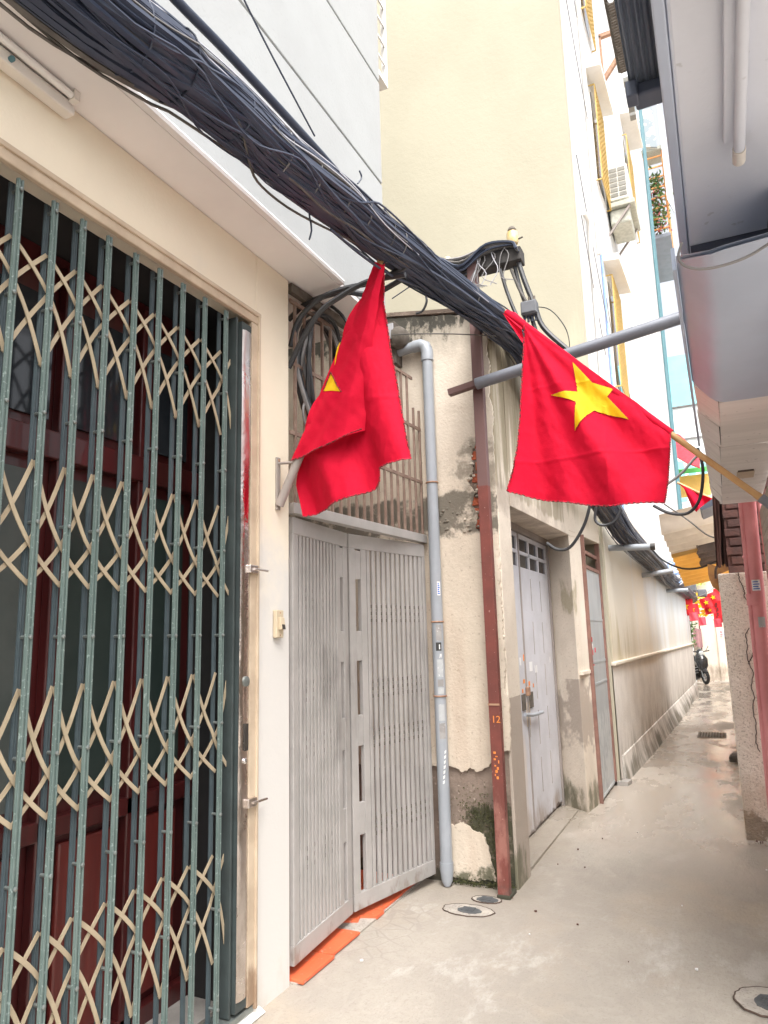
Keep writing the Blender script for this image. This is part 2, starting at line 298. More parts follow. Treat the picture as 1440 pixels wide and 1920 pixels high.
# ------------------------------------------------------------------ mesh helpers
ORG = {}
def org(o): return ORG.get(o.name, Vector((0, 0, 0)))
class MB:
    def __init__(s): s.v = []; s.f = []
    def add(s, vs, fs):
        k = len(s.v); s.v += [tuple(v) for v in vs]; s.f += [tuple(i+k for i in f) for f in fs]; return s
    def hexa(s, p):
        return s.add(p, [(0, 3, 2, 1), (4, 5, 6, 7), (0, 1, 5, 4), (1, 2, 6, 5), (2, 3, 7, 6), (3, 0, 4, 7)])
    def box(s, x0, x1, y0, y1, z0, z1):
        return s.hexa([(x0, y0, z0), (x1, y0, z0), (x1, y1, z0), (x0, y1, z0), (x0, y0, z1), (x1, y0, z1), (x1, y1, z1), (x0, y1, z1)])
    def obox(s, a, b, w, h, up=(0, 0, 1)):
        a = Vector(a); b = Vector(b); d = (b-a).normalized(); up = Vector(up)
        sd = d.cross(up)
        if sd.length < 1e-4: sd = d.cross(Vector((1, 0, 0)))
        sd.normalize(); n = sd.cross(d)
        p = []
        for c in (a, b):
            p += [c-sd*w/2-n*h/2, c+sd*w/2-n*h/2, c+sd*w/2+n*h/2, c-sd*w/2+n*h/2]
        return s.add(p, [(0, 1, 2, 3), (7, 6, 5, 4), (0, 4, 5, 1), (1, 5, 6, 2), (2, 6, 7, 3), (3, 7, 4, 0)])
    def tube(s, pts, r, n=8, cap=True):
        pts = [Vector(p) for p in pts]; N = len(pts); rs = r if isinstance(r, (list, tuple)) else [r]*N
        ref = None; rings = []
        for i, p in enumerate(pts):
            d = (pts[min(i+1, N-1)]-pts[max(i-1, 0)])
            d = d.normalized() if d.length > 1e-9 else Vector((0, 0, 1))
            if ref is None:
                ref = d.orthogonal().normalized()
            ref = (ref-d*ref.dot(d))
            ref = ref.normalized() if ref.length > 1e-6 else d.orthogonal().normalized()
            bb = d.cross(ref)
            rings.append([p+(ref*math.cos(2*math.pi*k/n)+bb*math.sin(2*math.pi*k/n))*rs[i] for k in range(n)])
        k0 = len(s.v); s.v += [tuple(v) for rg in rings for v in rg]
        for i in range(N-1):
            for k in range(n):
                a = k0+i*n+k; b = k0+i*n+(k+1) % n
                s.f.append((a, b, b+n, a+n))
        if cap:
            s.f.append(tuple(k0+k for k in reversed(range(n)))); s.f.append(tuple(k0+(N-1)*n+k for k in range(n)))
        return s
    def ring(s, c, nrm, R_, r, n=20, m=6, sx=1.0):
        nrm = Vector(nrm).normalized(); a = nrm.orthogonal().normalized(); b = nrm.cross(a)
        pts = [Vector(c)+(a*math.cos(t)*sx+b*math.sin(t))*R_ for t in [2*math.pi*i/n for i in range(n+1)]]
        return s.tube(pts, r, m, cap=False)
    def grid(s, g):
        nu = len(g); nv = len(g[0]); k = len(s.v)
        s.v += [tuple(p) for row in g for p in row]
        for i in range(nu-1):
            for j in range(nv-1):
                a = k+i*nv+j; s.f.append((a, a+1, a+nv+1, a+nv))
        return s
    def prism(s, poly, ax, a0, a1):
        def P3(u, v, w):
            return {'x': (w, u, v), 'y': (u, w, v), 'z': (u, v, w)}[ax]
        n = len(poly); k = len(s.v)
        s.v += [P3(u, v, a0) for u, v in poly]+[P3(u, v, a1) for u, v in poly]
        s.f.append(tuple(k+i for i in range(n))); s.f.append(tuple(k+n+i for i in reversed(range(n))))
        for i in range(n):
            j = (i+1) % n; s.f.append((k+i, k+n+i, k+n+j, k+j))
        return s
    def lathe(s, c, prof, n=16, ax='z'):
        c = Vector(c); k = len(s.v)
        for r, h in prof:
            for i in range(n):
                t = 2*math.pi*i/n; u, v = r*math.cos(t), r*math.sin(t)
                p = {'z': (u, v, h), 'y': (u, h, v), 'x': (h, u, v)}[ax]
                s.v.append(tuple(c+Vector(p)))
        for j in range(len(prof)-1):
            for i in range(n):
                a = k+j*n+i; b = k+j*n+(i+1) % n; s.f.append((a, b, b+n, a+n))
        s.f.append(tuple(k+i for i in reversed(range(n)))); s.f.append(tuple(k+(len(prof)-1)*n+i for i in range(n)))
        return s
    def build(s, name, mat, parent=None, smooth=False, bevel=0.0, stuff=False):
        if parent is not None: o_ = org(parent)
        else:
            xs = [v[0] for v in s.v]; ys = [v[1] for v in s.v]; zs = [v[2] for v in s.v]
            o_ = Vector(((min(xs)+max(xs))/2, (min(ys)+max(ys))/2, min(zs)))
        me = bpy.data.meshes.new(name)
        me.from_pydata([tuple(Vector(v)-o_) for v in s.v], [], s.f)
        bm = bmesh.new(); bm.from_mesh(me); bmesh.ops.recalc_face_normals(bm, faces=bm.faces); bm.to_mesh(me); bm.free()
        me.materials.append(mat)
        if smooth:
            me.polygons.foreach_set('use_smooth', [True]*len(me.polygons))
            try: me.set_sharp_from_angle(angle=R(40))
            except Exception: pass
        o = bpy.data.objects.new(name, me); COL.objects.link(o)
        if parent is not None:
            o.parent = parent
        else:
            o.location = o_
        ORG[o.name] = o_.copy()
        if bevel > 0:
            b = o.modifiers.new('bevel', 'BEVEL'); b.width = bevel; b.segments = 2; b.limit_method = 'ANGLE'; b.angle_limit = R(40)
        if stuff: o['kind'] = 'stuff'
        return o
def tag(o, label, cat=None, group=None, kind=None):
    if label: o['label'] = label
    if cat: o['category'] = cat
    if group: o['group'] = group
    if kind: o['kind'] = kind
    return o
def thing(name, loc, label, cat, group=None):
    e = bpy.data.objects.new(name, None); COL.objects.link(e); e.location = loc; e.empty_display_size = .1
    ORG[e.name] = Vector(loc)
    return tag(e, label, cat, group)
def clone(o, off, parent=None):
    c = o.copy(); COL.objects.link(c); c.location = Vector(o.location)+Vector(off)
    if parent is not None: c.parent = parent
    ORG[c.name] = org(o)
    return c
def spline(pts, n):
    """Catmull-Rom through points, n samples."""
    P_ = [Vector(p) for p in pts]; P_ = [P_[0]*2-P_[1]]+P_+[P_[-1]*2-P_[-2]]
    out = []; segs = len(P_)-3
    for i in range(n):
        t = i/(n-1)*segs; k = min(int(t), segs-1); f = t-k
        a, b, c, d = P_[k:k+4]
        out.append(.5*((2*b)+(c-a)*f+(2*a-5*b+4*c-d)*f*f+(3*b-a-3*c+d)*f*f*f))
    return out
def polyat(pts, t):
    """arc-length point on polyline."""
    pts = [Vector(p) for p in pts]; L = [0]
    for a, b in zip(pts, pts[1:]): L.append(L[-1]+(b-a).length)
    d = t*L[-1]
    for i in range(len(pts)-1):
        if d <= L[i+1] or i == len(pts)-2:
            f = (d-L[i])/max(L[i+1]-L[i], 1e-9); return pts[i].lerp(pts[i+1], f)
def coons(top, bot, left, right, nu, nv):
    g = []
    for j in range(nv+1):
        v = j/nv; row = []
        for i in range(nu+1):
            u = i/nu
            c = (polyat(top, u)*(1-v)+polyat(bot, u)*v+polyat(left, v)*(1-u)+polyat(right, v)*u
                 - (Vector(top[0])*(1-u)*(1-v)+Vector(top[-1])*u*(1-v)+Vector(bot[0])*(1-u)*v+Vector(bot[-1])*u*v))
            row.append(c)
        g.append(row)
    return g
def ngon_cloth(poly, cuts, fn, thick):
    """flat polygon in (x,z) cut fine and laid on y=fn(x,z)"""
    from mathutils.geometry import tessellate_polygon
    bm = bmesh.new(); vs = [bm.verts.new((x, 0, z)) for x, z in poly]
    for tri in tessellate_polygon([[Vector((x, z, 0)) for x, z in poly]]): bm.faces.new([vs[i] for i in tri])
    for _ in range(cuts): bmesh.ops.subdivide_edges(bm, edges=bm.edges[:], cuts=1, use_grid_fill=True)
    bmesh.ops.triangulate(bm, faces=bm.faces[:])
    mb = MB(); bm.verts.index_update()
    n = len(bm.verts)
    vv = [(v.co.x, fn(v.co.x, v.co.z), v.co.z) for v in bm.verts]
    ff = [tuple(v.index for v in f.verts) for f in bm.faces]
    mb.add(vv, ff); mb.add([(a, b+thick, c) for a, b, c in vv], [tuple(reversed(f)) for f in ff])
    bm.free(); return mb
def ragged(pts, amp, n, seed=0):
    """roughen a closed 2D outline"""
    rnd = random.Random(seed); out = []
    for a, b in zip(pts, pts[1:]+pts[:1]):
        L = math.hypot(b[0]-a[0], b[1]-a[1]); k = max(1, int(L*n))
        for i in range(k):
            t = i/k; out.append((a[0]+(b[0]-a[0])*t+(rnd.uniform(-amp, amp) if i else 0), a[1]+(b[1]-a[1])*t+(rnd.uniform(-amp, amp) if i else 0)))
    return out

# ================================================================== GROUND
g = []
ys = [-4+i*.25 for i in range(0, 140)]+[40, 80, 200, 400]
xs = [-400, -100, -20, -6]+[-4+i*.2 for i in range(0, 30)]+[4, 20, 100, 400]
for x in xs:
    row = []
    for y in ys:
        h = 0
        if -4 <= x <= 2 and -4 <= y <= 30: h = (noise.noise((x*1.1, y*.8, 0))*.010+noise.noise((x*3, y*2.2, 4))*.004)
        row.append((x, y, h-.004))
    g.append(row)
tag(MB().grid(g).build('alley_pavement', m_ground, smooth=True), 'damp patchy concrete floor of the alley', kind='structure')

# ================================================================== WHITE HOUSE (left)
XA = -1.90
ha = thing('white_house', (XA, 0, 0), 'white townhouse with cream ground floor and overhanging storey beside the folding gate', 'house')
gw = MB()
gw.box(-2.04, XA, 2.652, 2.94, -.05, 3.373); gw.box(-2.04, XA, -3.2, 2.652, 3.055, 3.373); gw.box(-2.04, XA, -3.2, -1.0, -.05, 3.055)
gw.box(-5.0, -2.04, 2.80, 2.94, -.05, 3.373)
gw.build('ground_floor_wall', m_cream, ha, bevel=.008)
MB().box(-6.0, -1.693, -3.2, 3.70, 3.375, 3.40).build('soffit', m_soffit, ha)
core = MB().box(-6.0, -1.712, -3.2, 3.692, 3.40, 12.0); core.build('wall_core', m_hood, ha)
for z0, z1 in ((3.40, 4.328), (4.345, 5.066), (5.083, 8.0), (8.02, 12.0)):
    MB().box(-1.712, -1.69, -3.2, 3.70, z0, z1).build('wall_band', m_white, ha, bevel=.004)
MB().prism([(-1.690, 3.375), (-1.665, 3.378), (-1.660, 3.392), (-1.668, 3.406), (-1.690, 3.41)], 'y', -3.2, 3.12).build('cornice_lip', m_soffit, ha, smooth=True)
wc = MB()
for z0 in (5.16,): wc.box(-2.6, -1.70, 3.702, 3.86, z0, z0+.04)
wc.box(-1.735, -1.70, 3.84, 3.86, 5.2, 7.4); wc.box(-2.6, -1.70, 3.702, 3.86, 7.4, 7.45)
wc = wc.build('window_cage', m_hood, ha)
for i in range(14): MB().box(-1.715, -1.705, 3.702, 3.84, 5.32+i*.15, 5.335+i*.15).build('bar', m_hood, wc)
MB().box(-2.5, -1.74, 3.701, 3.71, 5.2, 7.4).build('pane', m_glass, wc)
# wooden door behind the folding gate
wd = MB().box(-2.32, -2.28, -1.0, 2.68, -.02, 3.05).build('door', m_redwood, ha)
edges = [-.62, .2, .62, 1.04, 1.46, 1.88, 2.30, 2.66]
for k, (a, b) in enumerate(zip(edges, edges[1:])):
    MB().box(-2.28, -2.265, a+.07, b-.07, .95, 2.15).build('pane', m_doorglass if k % 2 else m_ridge if k == 4 else m_doorglass, wd)
    MB().box(-2.28, -2.255, a+.08, b-.08, .12, .80).build('panel', m_redpanel, wd, bevel=.01)
    MB().box(-2.28, -2.265, a+.06, b-.06, 2.36, 2.85).build('transom_pane', m_glass, wd)
    MB().box(-2.28, -2.235, a-.035, a+.035, .0, 3.0).build('stile', m_redwood, wd, bevel=.006)
MB().box(-2.28, -2.225, -1.0, 2.68, 2.20, 2.31).build('rail', m_redwood, wd, bevel=.006)
MB().box(-2.28, -2.235, -1.0, 2.68, .83, .90).build('rail', m_redwood, wd, bevel=.006)
MB().box(-2.28, -2.235, -1.0, 2.68, .0, .09).build('rail', m_redwood, wd, bevel=.006)
MB().box(-2.28, -2.04, -1.0, 2.68, -.03, .02).build('doorstep', m_cemring, ha)
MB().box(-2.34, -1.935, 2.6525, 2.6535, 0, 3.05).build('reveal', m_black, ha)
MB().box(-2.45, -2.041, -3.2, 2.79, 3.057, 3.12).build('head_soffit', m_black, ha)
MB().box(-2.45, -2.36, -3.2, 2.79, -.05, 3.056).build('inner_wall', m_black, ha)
MB().prism([(-1.898, .0), (-1.865, .0), (-1.898, .018)], 'y', .5, 2.70).build('ramp', m_hood, ha)

# ---- fluorescent batten on the cream wall
la = thing('batten_lamp', (XA, 1.1, 3.3), 'dusty switched-off fluorescent batten on the cream wall above the folding gate', 'lamp')
MB().box(-1.897, -1.85, .55, 1.52, 3.30, 3.345).build('lamp_body', m_lampw, la, bevel=.006)
MB().tube([(-1.835, .56, 3.352), (-1.835, 1.50, 3.352)], .013, 10).build('glass_tube', m_tube, la, smooth=True)
for y in (.57, 1.50): MB().box(-1.88, -1.82, y-.012, y+.012, 3.335, 3.372).build('holder', m_lampw, la)
MB().lathe((-1.85, 1.27, 3.318), [(.009, 0), (.009, .012), (.007, .015)], 12, 'x').build('starter', m_teal, la, smooth=True)

# ---- folding gate
fg = thing('folding_gate', (-1.92, 1.0, 0), 'green steel folding gate with beige scissor lattice in front of red doors', 'gate')
MB().box(-1.908, -1.885, -1.0, 2.65, 3.0, 3.053).build('top_frame', m_frame, fg, bevel=.004)
MB().box(-1.90, -1.878, -1.0, 2.665, 3.04, 3.06).build('frame_trim', m_frame, fg, bevel=.003)
MB().box(-1.93, -1.885, 2.600, 2.651, .05, 2.998).build('side_frame', m_frame, fg, bevel=.004)
MB().box(-1.90, -1.876, 2.645, 2.659, .03, 3.04).build('frame_trim', m_frame, fg, bevel=.003)
MB().box(-1.99, -1.89, -1.0, 2.65, .021, .045).build('floor_track', m_rivet, fg, bevel=.003)
BY = [.715, .85, .985, 1.115, 1.245, 1.375, 1.509, 1.628, 1.746, 1.880, 2.010, 2.146, 2.286, 2.431, 2.515]
def channel(x, w, d, z0, z1):
    b = MB(); b.box(x-d, x, -w/2, w/2, z0, z1); b.box(x, x+.004, -w/2+.002, -w/2+.009, z0, z1); b.box(x, x+.004, w/2-.009, w/2-.002, z0, z1); return b
first = None
for y in BY[:-1]:
    if first is None:
        b = channel(-1.905, .024, .008, .06, 2.985); b.v = [(v[0], v[1]+y, v[2]) for v in b.v]; first = b.build('bar', m_green, fg, bevel=.0015)
        b = channel(-1.944, .019, .008, .05, 2.985); b.v = [(v[0], v[1]+y, v[2]) for v in b.v]; first2 = b.build('rear_bar', m_greenback, fg, bevel=.0015); y0 = y
    else:
        clone(first, (0, y-y0, 0), fg); clone(first2, (0, y-y0, 0), fg)
MB().box(-1.95, -1.90, 2.50, 2.512, .05, 2.985).build('closing_bar', m_closing, fg, bevel=.002)
rv = MB(); zr = [.116+.3541*k for k in range(0, 9)]
for y in BY[:-1]:
    for z in zr:
        rv.lathe((-1.900, y, z), [(.0075, 0), (.0065, .004), (.003, .006)], 8, 'x')
        rv.tube([(-1.95, y, z), (-1.905, y, z)], .006, 6)
rv.build('rivets', m_rivet, fg, smooth=True, stuff=True)
def strip(pa, pm, pb, x, bow):
    pts = []
    for i in range(13):
        t = i/12
        if t <= .5: y = pa[0]+(pm[0]-pa[0])*t*2; z = pa[1]+(pm[1]-pa[1])*t*2
        else: y = pm[0]+(pb[0]-pm[0])*(t-.5)*2; z = pm[1]+(pb[1]-pm[1])*(t-.5)*2
        k = math.sin(math.pi*t)
        pts.append((y+bow[0]*k, z+bow[1]*k, x))
    b = MB(); g1 = []
    for i, (y, z, xx) in enumerate(pts):
        a = pts[max(0, i-1)]; c = pts[min(12, i+1)]; dy, dz = c[0]-a[0], c[1]-a[1]; L = math.hypot(dy, dz); ny, nz = -dz/L*.0072, dy/L*.0072
        g1.append([(xx-.0015, y-ny, z-nz), (xx-.0015, y+ny, z+nz), (xx+.0015, y+ny, z+nz), (xx+.0015, y-ny, z-nz), (xx-.0015, y-ny, z-nz)])
    return b.grid(g1)
ext = [BY[0]-.13]+BY
rows = [(2.600, 1), (1.891, -1), (1.183, -1), (.470, 1)]
for zc, sg in rows:
    hh = .196
    for i in range(1, len(ext)-1):
        ya, ym, yb = ext[i-1], ext[i], ext[i+1]
        # the strip that falls towards the far end
        strip((ya, zc+hh), (ym, zc), (yb, zc-hh), -1.928, (.026*sg, .036*sg)).build('lattice_strip', m_lattice, fg)
        strip((ya, zc-hh), (ym, zc), (yb, zc+hh), -1.935, (-.020*sg if sg < 0 else -.012, .034*sg if sg < 0 else .016)).build('lattice_strip', m_lattice, fg)
# dented stainless lock post
g = []
for j in range(60):
    z = .10+j*(2.83/59); row = []
    for i in range(6):
        y = 2.526+i*.0135; d = noise.noise((y*20, z*4.2, 3))*.006*(1 if 0 < i < 5 else .4)
        row.append((-1.880+d+(-.006 if i in (0, 5) else 0), y, z))
    g.append(row)
lp = MB().grid(g).build('lock_plate', m_steel, fg, smooth=True)
MB().box(-1.94, -1.888, 2.524, 2.5955, .06, 2.97).build('lock_post', m_closing, fg)
MB().box(-1.885, -1.872, 2.555, 2.576, 1.05, 1.16).build('slot', m_switchblack, lp)
for z in (1.335,): MB().lathe((-1.884, 2.568, z), [(.022, 0), (.022, .008), (.012, .012)], 14, 'x').build('lock_cylinder', m_rivet, lp, smooth=True)
for zz in (-1.88,2.619,1.82), (-1.88,2.622,0.835):
    z = zz[2]
    lt = MB().box(-1.885, -1.866, 2.575, 2.635, z-.018, z+.018).build('latch', m_steel, fg, bevel=.003)
    MB().tube([(-1.862, 2.60, z), (-1.862, 2.70, z-.002)], .0055, 8).build('bolt', m_steel, lt, smooth=True)
MB().lathe((-1.884, 2.560, 1.01), [(.012, 0), (.012, .01), (.007, .014)], 12, 'x').build('knob', m_chrome, lp, smooth=True)

# ---- doorbell switch
sw = thing('doorbell_switch', (XA, 2.82, 1.58), 'ivory doorbell switch with black rocker on the cream pillar', 'switch')
MB().box(-1.898, -1.876, 2.795, 2.853, 1.517, 1.645).build('box', m_switch, sw, bevel=.004)
MB().hexa([(-1.876, 2.811, 1.553), (-1.858, 2.811, 1.556), (-1.858, 2.845, 1.556), (-1.876, 2.845, 1.553), (-1.876, 2.811, 1.612), (-1.866, 2.811, 1.610), (-1.866, 2.845, 1.610), (-1.876, 2.845, 1.612)]).build('rocker', m_switch, sw, bevel=.002)
MB().hexa([(-1.872, 2.816, 1.5545), (-1.8555, 2.816, 1.5555), (-1.8555, 2.840, 1.5555), (-1.872, 2.840, 1.5545), (-1.872, 2.816, 1.579), (-1.860, 2.816, 1.578), (-1.860, 2.840, 1.578), (-1.872, 2.840, 1.579)]).build('button', m_switchblack, sw, bevel=.001)
for z in (1.529, 1.632): MB().lathe((-1.876, 2.824, z), [(.004, 0), (.003, .002)], 8, 'x').build('screw', m_strap, sw)

# ================================================================== STAINED OLD HOUSE (pier, lane wall, doors)
ob = thing('old_house', (-1.28, 4.44, 0), 'stained low cream house with two metal doors between passage gate and yellow building', 'house')
core = MB(); core.box(-6.0, -1.288, 4.462, 4.78, -.05, 3.70)
core.build('pier_core', m_cement, ob)
# plaster skin with a ragged foot and a broken corner
XR = -1.272
skin = [(-6, 3.83), (-6, .62), (-2.2, .66), (-1.70, .70)]+[(-1.63, .685), (-1.59, .66), (-1.53, .69), (-1.49, .665), (-1.45, .685), (-1.41, .70), (-1.385, .755), (-1.30, .80), (XR, .80)]
skin += [(XR, 1.9), (-1.31, 2.05), (-1.36, 2.16), (-1.42, 2.20), (-1.40, 2.30), (-1.44, 2.36), (-1.41, 2.44), (-1.46, 2.52), (-1.42, 2.60), (-1.43, 2.70), (-1.38, 2.80), (-1.33, 2.85), (XR, 2.87), (XR, 3.69), (-1.40, 3.705), (-2.0, 3.82)]
MB().prism(ragged(ragged(skin, .014, 14, 3), .005, 90, 6), 'y', 4.440, 4.4615).build('plaster', m_plaster, ob)
low = [(-1.72, .03), (-1.72, .36), (-1.66, .33), (-1.60, .36), (-1.52, .31), (-1.47, .30), (-1.44, .22), (-1.42, .12), (-1.40, .04)]
MB().prism(ragged(ragged(low, .014, 16, 5), .006, 80, 8), 'y', 4.448, 4.4615).build('plaster', m_plaster, ob)
cap = MB().hexa([(-6, 4.43, 3.83), (-2.0, 4.43, 3.82), (-2.0, 4.80, 3.82), (-6, 4.80, 3.83), (-6, 4.43, 3.86), (-2.0, 4.43, 3.85), (-2.0, 4.80, 3.85), (-6, 4.80, 3.86)])
cap.hexa([(-1.999, 4.43, 3.82), (-1.26, 4.43, 3.70), (-1.26, 4.80, 3.70), (-1.999, 4.80, 3.82), (-1.999, 4.43, 3.85), (-1.26, 4.43, 3.73), (-1.26, 4.80, 3.73), (-1.999, 4.80, 3.85)])
cap.build('coping', m_cement, ob)
MB().hexa([(-6, 4.462, 3.70), (-1.288, 4.462, 3.70), (-1.288, 4.78, 3.70), (-6, 4.78, 3.70), (-6, 4.462, 3.83), (-1.288, 4.462, 3.702), (-1.288, 4.78, 3.702), (-6, 4.78, 3.83)]).build('pier_top', m_plaster, ob)
for k in range(8):
    z = 2.20+k*.078; w = random.uniform(.05, .095); xr = -1.365+(.03 if k % 2 else 0)
    MB().box(xr-w-.015, xr, 4.450+random.uniform(-.008, .006), 4.47, z, z+.058).build('brick', m_brick, ob, bevel=.004)
MB().prism(ragged([(-1.337, 1.88), (XR, 1.88), (XR, 2.9), (-1.337, 2.9)], .004, 40, 9), 'y', 4.4425, 4.4618).build('plaster', m_plaster, ob)
rub = MB(); rnd = random.Random(4)
for k in range(60):
    x = rnd.uniform(-1.70, -1.33); z = rnd.gauss(2.28, .06) if k % 3 else rnd.uniform(2.3, 2.8)
    if z > 2.42: x = rnd.uniform(-1.46, -1.36)
    r = rnd.uniform(.006, .019)
    rub.lathe((x, 4.445, z), [(r*.5, -r*.5), (r, 0), (r*.6, r*.8)], 6, 'z')
rub.build('rubble', m_plaster, ob, stuff=True)
# lane front: pier face, lintel, jamb, pieces round the doors
lane = MB()
lane.box(-1.288, -1.268, 4.464, 4.76, -.05, 3.695)
lane.prism([(-1.9, 4.78), (-1.27, 4.78), (-1.27, 4.76), (-1.262, 4.76), (-1.198, 6.50), (-1.50, 6.78), (-1.9, 6.78)], 'z', 2.385, 3.66)
lane.prism([(-1.50, 6.78), (-1.205, 6.50), (-1.165, 6.86), (-1.18, 6.87), (-1.50, 6.87)], 'z', -.05, 2.385)
lane.prism([(-1.50, 6.78), (-1.198, 6.50), (-1.112, 7.72), (-1.50, 7.72)], 'z', 2.43, 3.64)
lane.prism([(-1.50, 6.781), (-1.203, 6.504), (-1.165, 6.87), (-1.50, 6.87)], 'z', 2.385, 2.43)
lane.build('lane_wall', m_lane, ob, bevel=.006)
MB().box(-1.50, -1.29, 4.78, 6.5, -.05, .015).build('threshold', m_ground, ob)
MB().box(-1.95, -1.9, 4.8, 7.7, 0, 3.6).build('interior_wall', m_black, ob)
MB().box(-6, -1.13, 4.80, 7.70, 3.60, 3.64).build('roof_slab', m_cement, ob)
MB().prism([(-1.20, 6.53), (-1.168, 6.53), (-1.158, 6.86), (-1.19, 6.86)], 'z', 1.14, 1.17).build('ledge', m_lane, ob)
# big pale grey double door
dr = MB().box(-1.475, -1.45, 4.80, 4.86, 0, 2.385).build('door', m_doorframe, ob)
MB().box(-1.475, -1.445, 6.70, 6.76, 0, 2.385).build('frame', m_doorframe, dr)
MB().box(-1.475, -1.445, 4.86, 6.70, 2.33, 2.385).build('frame', m_doorframe, dr)
def leaf(y0, y1):
    b = MB(); b.box(-1.480, -1.462, y0, y1, .03, 2.05); b.box(-1.480, -1.462, y0, y1, 2.29, 2.325)
    n = 3; w = (y1-y0-.04*(n+1))/n
    for k in range(n+1): b.box(-1.480, -1.462, y0+k*(w+.04), y0+k*(w+.04)+.04, 2.05, 2.29)
    b.box(-1.480, -1.462, y0+.04, y1-.04, 2.155, 2.185)
    o = b.build('leaf', m_dooriron, dr, bevel=.003)
    for k in range(n):
        for z0, z1 in ((2.05, 2.155), (2.185, 2.29)): MB().box(-1.479, -1.476, y0+.04+k*(w+.04), y0+.04+k*(w+.04)+w, z0, z1).build('pane', m_glass, dr)
    for k in (1, 2):
        for z0 in (.25, .62, .98, 1.34, 1.70): MB().box(-1.462, -1.4585, y0+(y1-y0)*k/3-.004, y0+(y1-y0)*k/3+.004, z0, z0+.27).build('seam_strip', m_strap if k == 0 else m_doorframe, dr)
leaf(4.862, 5.655); leaf(5.668, 6.695)
MB().box(-1.463, -1.455, 5.648, 5.676, .03, 2.325).build('cover_strip', m_doorframe, dr)
# lock boxes, hasp, bar handle, scraps of paper
for y0, y1 in ((5.50, 5.60), (5.73, 5.84)): MB().box(-1.461, -1.452, y0, y1, .93, 1.05).build('lock_hole', m_grime, dr)
MB().box(-1.462, -1.435, 5.635, 5.70, 1.03, 1.10).build('padlock', m_strap, dr, bevel=.008)
MB().tube([(-1.44, 5.50, .905), (-1.42, 5.66, .885), (-1.42, 5.98, .875)], .014, 8).build('handle', m_pvc, dr, smooth=True)
MB().box(-1.455, -1.448, 5.655, 5.672, .72, 1.05).build('hasp', m_chrome, dr)
for y, z, w, h, mm in ((5.50, 1.27, .05, .06, m_paper), (5.80, 1.21, .10, .075, m_paper), (5.98, 1.19, .08, .06, m_paper), (5.62, 1.30, .05, .05, m_orangeink), (5.58, 1.13, .05, .03, m_orangeink), (5.74, 1.10, .05, .035, m_orangeink), (5.53, 1.06, .04, .03, m_orangeink), (5.88, 1.08, .03, .03, m_orangeink), (5.62, .80, .12, .18, m_plaster), (6.55, 1.25, .03, .05, m_paper)):
    MB().box(-1.4605, -1.4595, y, y+w, z, z+h).build('paper_scrap', mm, dr)
# zinc door with vent
d2 = MB().box(-1.165, -1.145, 6.90, 7.70, .02, 2.11).build('door', m_zinc, ob); d2['label'] = 'blue-grey zinc door'
for z0 in (.03, 1.02, 1.22, 1.62): MB().box(-1.147, -1.141, 6.90, 7.70, z0, z0+.022).build('seam', m_zinc, d2)
MB().box(-1.17, -1.135, 6.868, 6.90, 0, 2.43).build('frame', m_rustframe, d2); MB().box(-1.17, -1.125, 7.70, 7.735, 0, 2.43).build('frame', m_rustframe, d2)
MB().box(-1.165, -1.135, 6.90, 7.70, 2.11, 2.145).build('frame', m_rustframe, d2); MB().box(-1.18, -1.15, 6.90, 7.70, 2.26, 2.295).build('vent_slat', m_rustframe, d2)
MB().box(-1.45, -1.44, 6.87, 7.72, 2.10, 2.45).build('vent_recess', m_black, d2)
for y, z, mm in ((6.93, 1.42, m_flag), (6.95, 1.36, m_paper), (6.93, 1.30, m_pinkpaper), (7.08, 1.32, m_pinkpaper), (6.94, 1.20, m_pinkpaper)): MB().box(-1.1455, -1.1435, y, y+.06, z, z+.045).build('paper_scrap', mm, d2)
MB().prism([(-1.16, 7.70), (-1.02, 7.70), (-1.00, 7.86), (-1.06, 7.88)], 'z', -.02, .04).build('doorstop', m_cemring, ob)

# ---- grey floor step & threshold tiles of the passage
tl = thing('tiled_sill', (-2.2, 3.7, 0), 'red tiled sill under the grey passage gate with one broken tile', 'floor tiles')
sl = MB().box(-5.2, -1.87, 2.95, 4.438, -.06, .004).build('mortar_bed', m_ring, tl)
nT = 5
for i in range(nT):
    for j in range(9):
        y0 = 2.955+i*.297; x1 = -1.842-.011*i-.006*(i % 2)-j*.30
        if j == 0 and i == 2:
            pl = [(x1-.29, y0), (x1-.19, y0+.03), (x1-.15, y0+.08), (x1-.07, y0+.11), (x1-.09, y0+.17), (x1, y0+.20), (x1, y0+.288), (x1-.29, y0+.288)]
            MB().prism(pl, 'z', .0, .016).build('tile', m_tile, tl); continue
        MB().box(x1-.29, x1, y0, y0+.285, .0, .015+random.uniform(-.002, .002)).build('tile', m_tile, tl, bevel=.003)
MB().box(-5.3, -5.2, 2.9, 6.0, 0, 5).build('passage_wall', m_sidewhite, ob)

